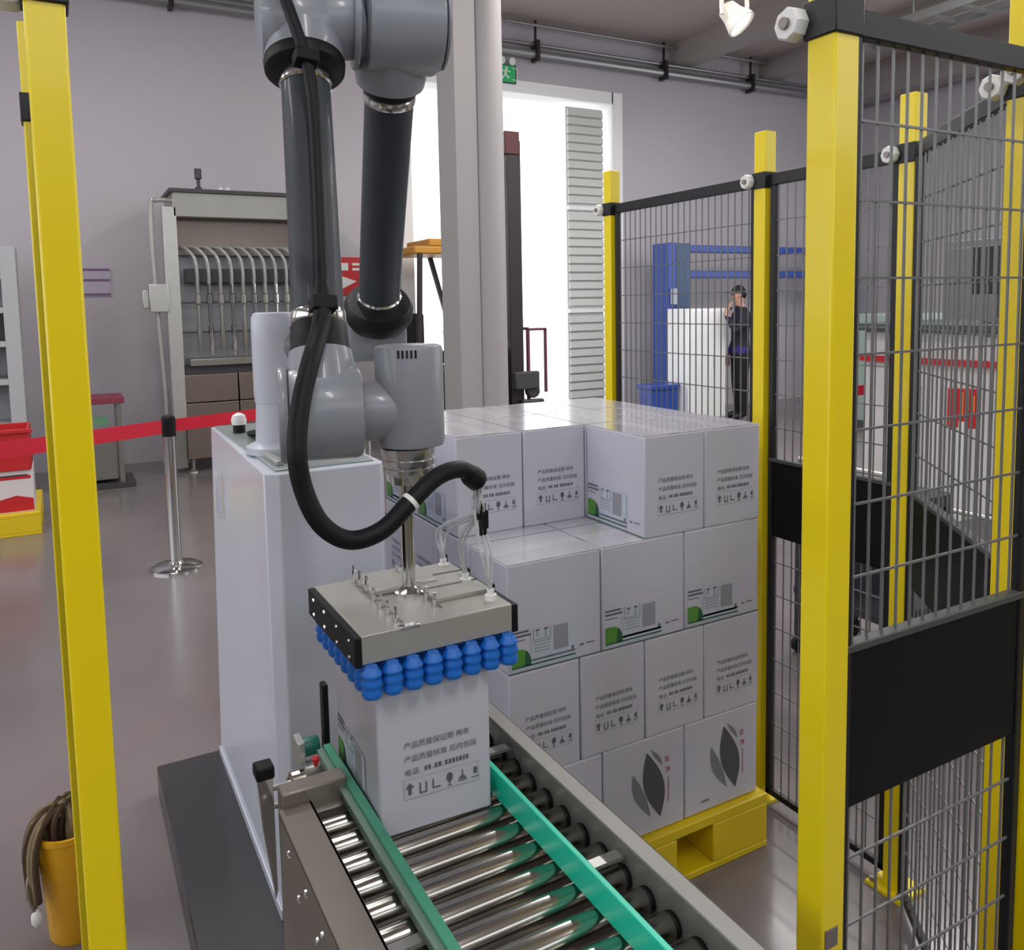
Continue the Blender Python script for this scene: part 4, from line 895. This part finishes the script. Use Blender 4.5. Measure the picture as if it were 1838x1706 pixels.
    m = MB(); m.ball(hc-F*0.034+V(0, 0, -0.02), 0.080, 18, (1, 1, 0.85)); m.build('hair', mat('black_hair', (20, 18, 18), 0.7), root)
    m = MB(); m.poly([hc+F*0.088+Sd*0.012+V(0, 0, -0.01), hc+F*0.088-Sd*0.012+V(0, 0, -0.01), hc+F*0.122+V(0, 0, -0.048), ], (0, 0, -0.008)); m.build('nose', skin, root)
    for s in (-1, 1):
        MB().ball(hc+F*0.082+Sd*s*0.032+V(0, 0, -0.012), 0.011, 10, (1, 1, 0.6)).build('eye', mat('eye_dark', (30, 26, 24), 0.3), root)
        MB().ball(hc+F*0.012+Sd*s*0.086+V(0, 0, -0.03), 0.024, 12, (0.6, 0.6, 1.1)).build('ear', skin, root)
    MB().box(hc+F*0.088+V(0, 0, -0.075), (0.012, 0.035, 0.006), rz=math.atan2(F.y, F.x)).build('mouth', mat('lip', (150, 84, 80), 0.5), root)
    # jacket collar and hem close the clothing cleanly
    MB().lathe(P['neck']+V(0, 0, -0.045)-F*0.004, (0, 0, 1), [(0.078, 0), (0.080, 0.02), (0.072, 0.045), (0.066, 0.045)], 20).build('jacket_collar', jacket, root)
    m = MB(); ph = P['wrir']-F*0.0; m.box(base+F*0.05+Sd*-0.165+V(0, 0, 0.90), (0.03, 0.02, 0.05)); m.build('pocket_tag', mat('pale_grey', (200, 200, 200)), root)
    return root
person(8.20, 8.42)

# ================================================================== machines beyond the fence on the right
wm = thing('white_machine', (5.6, 3.4, 0), 'white machine housing with a slatted door behind the slanted mesh panel', 'machine')
wmm = mat('machine_white', (214, 212, 210), 0.4, coat=0.2)
MB().span((5.1, 2.2, 0.06), (6.2, 4.0, 1.42)).build('housing', wmm, wm, bevel=0.02)
for k in range(9): MB().span((5.085, 2.35+k*0.17, 0.2), (5.1, 2.47+k*0.17, 1.05)).build('door_slat', wmm, wm, bevel=0.004)
MB().span((5.05, 2.2, 1.2), (5.1, 4.0, 1.24)).build('red_bar', redpaint, wm, label='red bar across the front')
MB().span((5.0, 2.1, 1.42), (6.3, 4.1, 1.47)).build('top_board', mat('dark_slate', (62, 74, 74), 0.5), wm, bevel=0.006)
for xx in (5.15, 6.1):
    for yy in (2.3, 3.9): MB().lathe((xx, yy, 0), (0, 0, 1), [(0.05, 0), (0.05, 0.01), (0.02, 0.02), (0.02, 0.08)], 12).build('foot', machk, wm)
mo_ = thing('monitor', (5.45, 3.3, 1.47), 'black monitor on a stand on top of the white machine', 'monitor')
MB().span((5.42, 3.05, 1.66), (5.46, 3.42, 1.98)).build('screen', monitor, mo_, bevel=0.006)
m = MB(); m.span((5.46, 3.2, 1.5), (5.5, 3.26, 1.75)); m.lathe((5.47, 3.23, 1.47), (0, 0, 1), [(0.12, 0), (0.12, 0.01), (0.03, 0.02)], 20); m.build('stand', monitor, mo_, bevel=0.003)
mo_ = thing('tower_unit', (5.5, 2.75, 1.47), 'black control unit with a keyboard arm next to the monitor', 'control unit')
MB().span((5.4, 2.62, 1.47), (5.62, 2.86, 1.92)).build('unit_box', monitor, mo_, bevel=0.01)
MB().span((5.22, 2.58, 1.50), (5.4, 2.9, 1.53)).build('keyboard_tray', monitor, mo_, bevel=0.004)
sg = thing('red_notice', (4.72, 2.98, 0.86), 'red notice board with orange flame print on a white stand behind the mesh', 'sign')
sc = V(4.72, 3.0, 0.98)
MB().box(sc, (0.02, 0.17, 0.24), rz=math.radians(28)).build('board', redpaint, sg, bevel=0.004)
m = MB()
for k in range(5): m.box(sc+V(-0.011, 0, 0)+V(0.016-0.008*k, -0.06+0.03*k, 0.03+0.02*(k % 2)), (0.006, 0.014, 0.10+0.02*(k % 3)), rz=math.radians(28))
m.build('flame_print', mat('orange_ink', (236, 120, 60), 0.5), sg)
MB().span((4.70, 2.98, 0.02), (4.74, 3.02, 0.90)).build('stand_pole', nutm, sg)
MB().lathe((4.72, 3.0, 0), (0, 0, 1), [(0.16, 0), (0.16, 0.012), (0.03, 0.03)], 24).build('stand_base', nutm, sg)
gb = thing('grey_locker', (7.0, 3.2, 0), 'tall dark grey locker beside the white machine', 'cabinet')
MB().span((6.45, 3.6, 0.0), (7.3, 4.3, 2.1)).build('locker_body', mat('locker_grey', (104, 108, 110), 0.5), gb, bevel=0.01)
for k in range(2): MB().span((6.43, 3.62+k*0.34, 0.08), (6.452, 3.94+k*0.34, 2.04)).build('locker_door', mat('locker_grey', (104, 108, 110)), gb, bevel=0.006)
# dark low carts behind the fence
for k, (xx, yy, wx, wy, hh, lb) in enumerate(((3.15, 2.42, 0.42, 0.5, 0.80, 'dark steel trolley just behind the long fence'), (4.05, 2.15, 0.8, 0.7, 0.52, 'low black trolley with pipe handles in front of the white machine'))):
    t = thing('trolley', (xx, yy, 0), lb, 'trolley')
    dk = mat('trolley_dark', (48, 48, 58), 0.45)
    MB().span((xx-wx/2, yy-wy/2, hh-0.06), (xx+wx/2, yy+wy/2, hh)).build('top_shelf', dk, t, bevel=0.006)
    MB().span((xx-wx/2, yy-wy/2, hh*0.35), (xx+wx/2, yy+wy/2, hh*0.35+0.04)).build('lower_shelf', dk, t, bevel=0.006)
    MB().span((xx-wx/2, yy-0.01, hh*0.35), (xx+wx/2, yy+0.01, hh-0.05)).build('back_panel', dk, t)
    for sx_ in (-1, 1):
        for sy_ in (-1, 1):
            MB().span((xx+sx_*(wx/2-0.02)-0.015, yy+sy_*(wy/2-0.02)-0.015, 0.08), (xx+sx_*(wx/2-0.02)+0.015, yy+sy_*(wy/2-0.02)+0.015, hh-0.05)).build('leg', dk, t)
            MB().lathe((xx+sx_*(wx/2-0.02), yy+sy_*(wy/2-0.02)-0.012, 0.04), (0, 1, 0), [(0.04, 0), (0.04, 0.024)], 16).build('caster', rubber, t)
    MB().tube([(xx-wx/2, yy-wy/2+0.03, hh), (xx-wx/2, yy-wy/2+0.03, hh+0.12), (xx-wx/2, yy+wy/2-0.03, hh+0.12), (xx-wx/2, yy+wy/2-0.03, hh)], 0.012, 8, smooth=False).build('handle', steel, t)
# red belt and a green-grey machine seen past the far fence
gm = thing('green_machine', (9.4, 6.6, 0), 'pale green machine cabinet with a red belt in front, beyond the long fence', 'machine')
MB().span((8.8, 6.3, 0.1), (10.4, 7.2, 1.45)).build('housing', mat('pale_green', (140, 156, 148), 0.5), gm, bevel=0.02)
MB().span((8.9, 6.28, 0.35), (10.3, 6.31, 0.75)).build('lower_door', mat('brown_panel', (110, 88, 84), 0.5), gm, bevel=0.006)
MB().span((8.82, 6.32, 0), (10.38, 7.18, 0.1)).build('plinth', machk, gm)
m = MB(); m.bar((5.93, 4.745, 0.86), (8.575, 4.555, 0.86), 0.004, 0.085); tag(m.build('barrier_belt', red, loc=(7.2, 4.65, 0.86)), 'red barrier belt beyond the long fence in front of the green machine', 'barrier belt')
for k, (xx, yy) in enumerate(((5.88, 4.75), (8.62, 4.55))):
    t = thing('stanchion', (xx, yy, 0), ('chrome belt post beyond the long fence, nearer the person', 'chrome belt post beyond the long fence, nearer the white machine')[k], 'barrier post')
    MB().lathe((xx, yy, 0), (0, 0, 1), [(0.16, 0), (0.16, 0.012), (0.05, 0.036), (0.036, 0.05), (0.036, 0.92), (0.028, 0.93)], 24).build('pole', chrome, t)
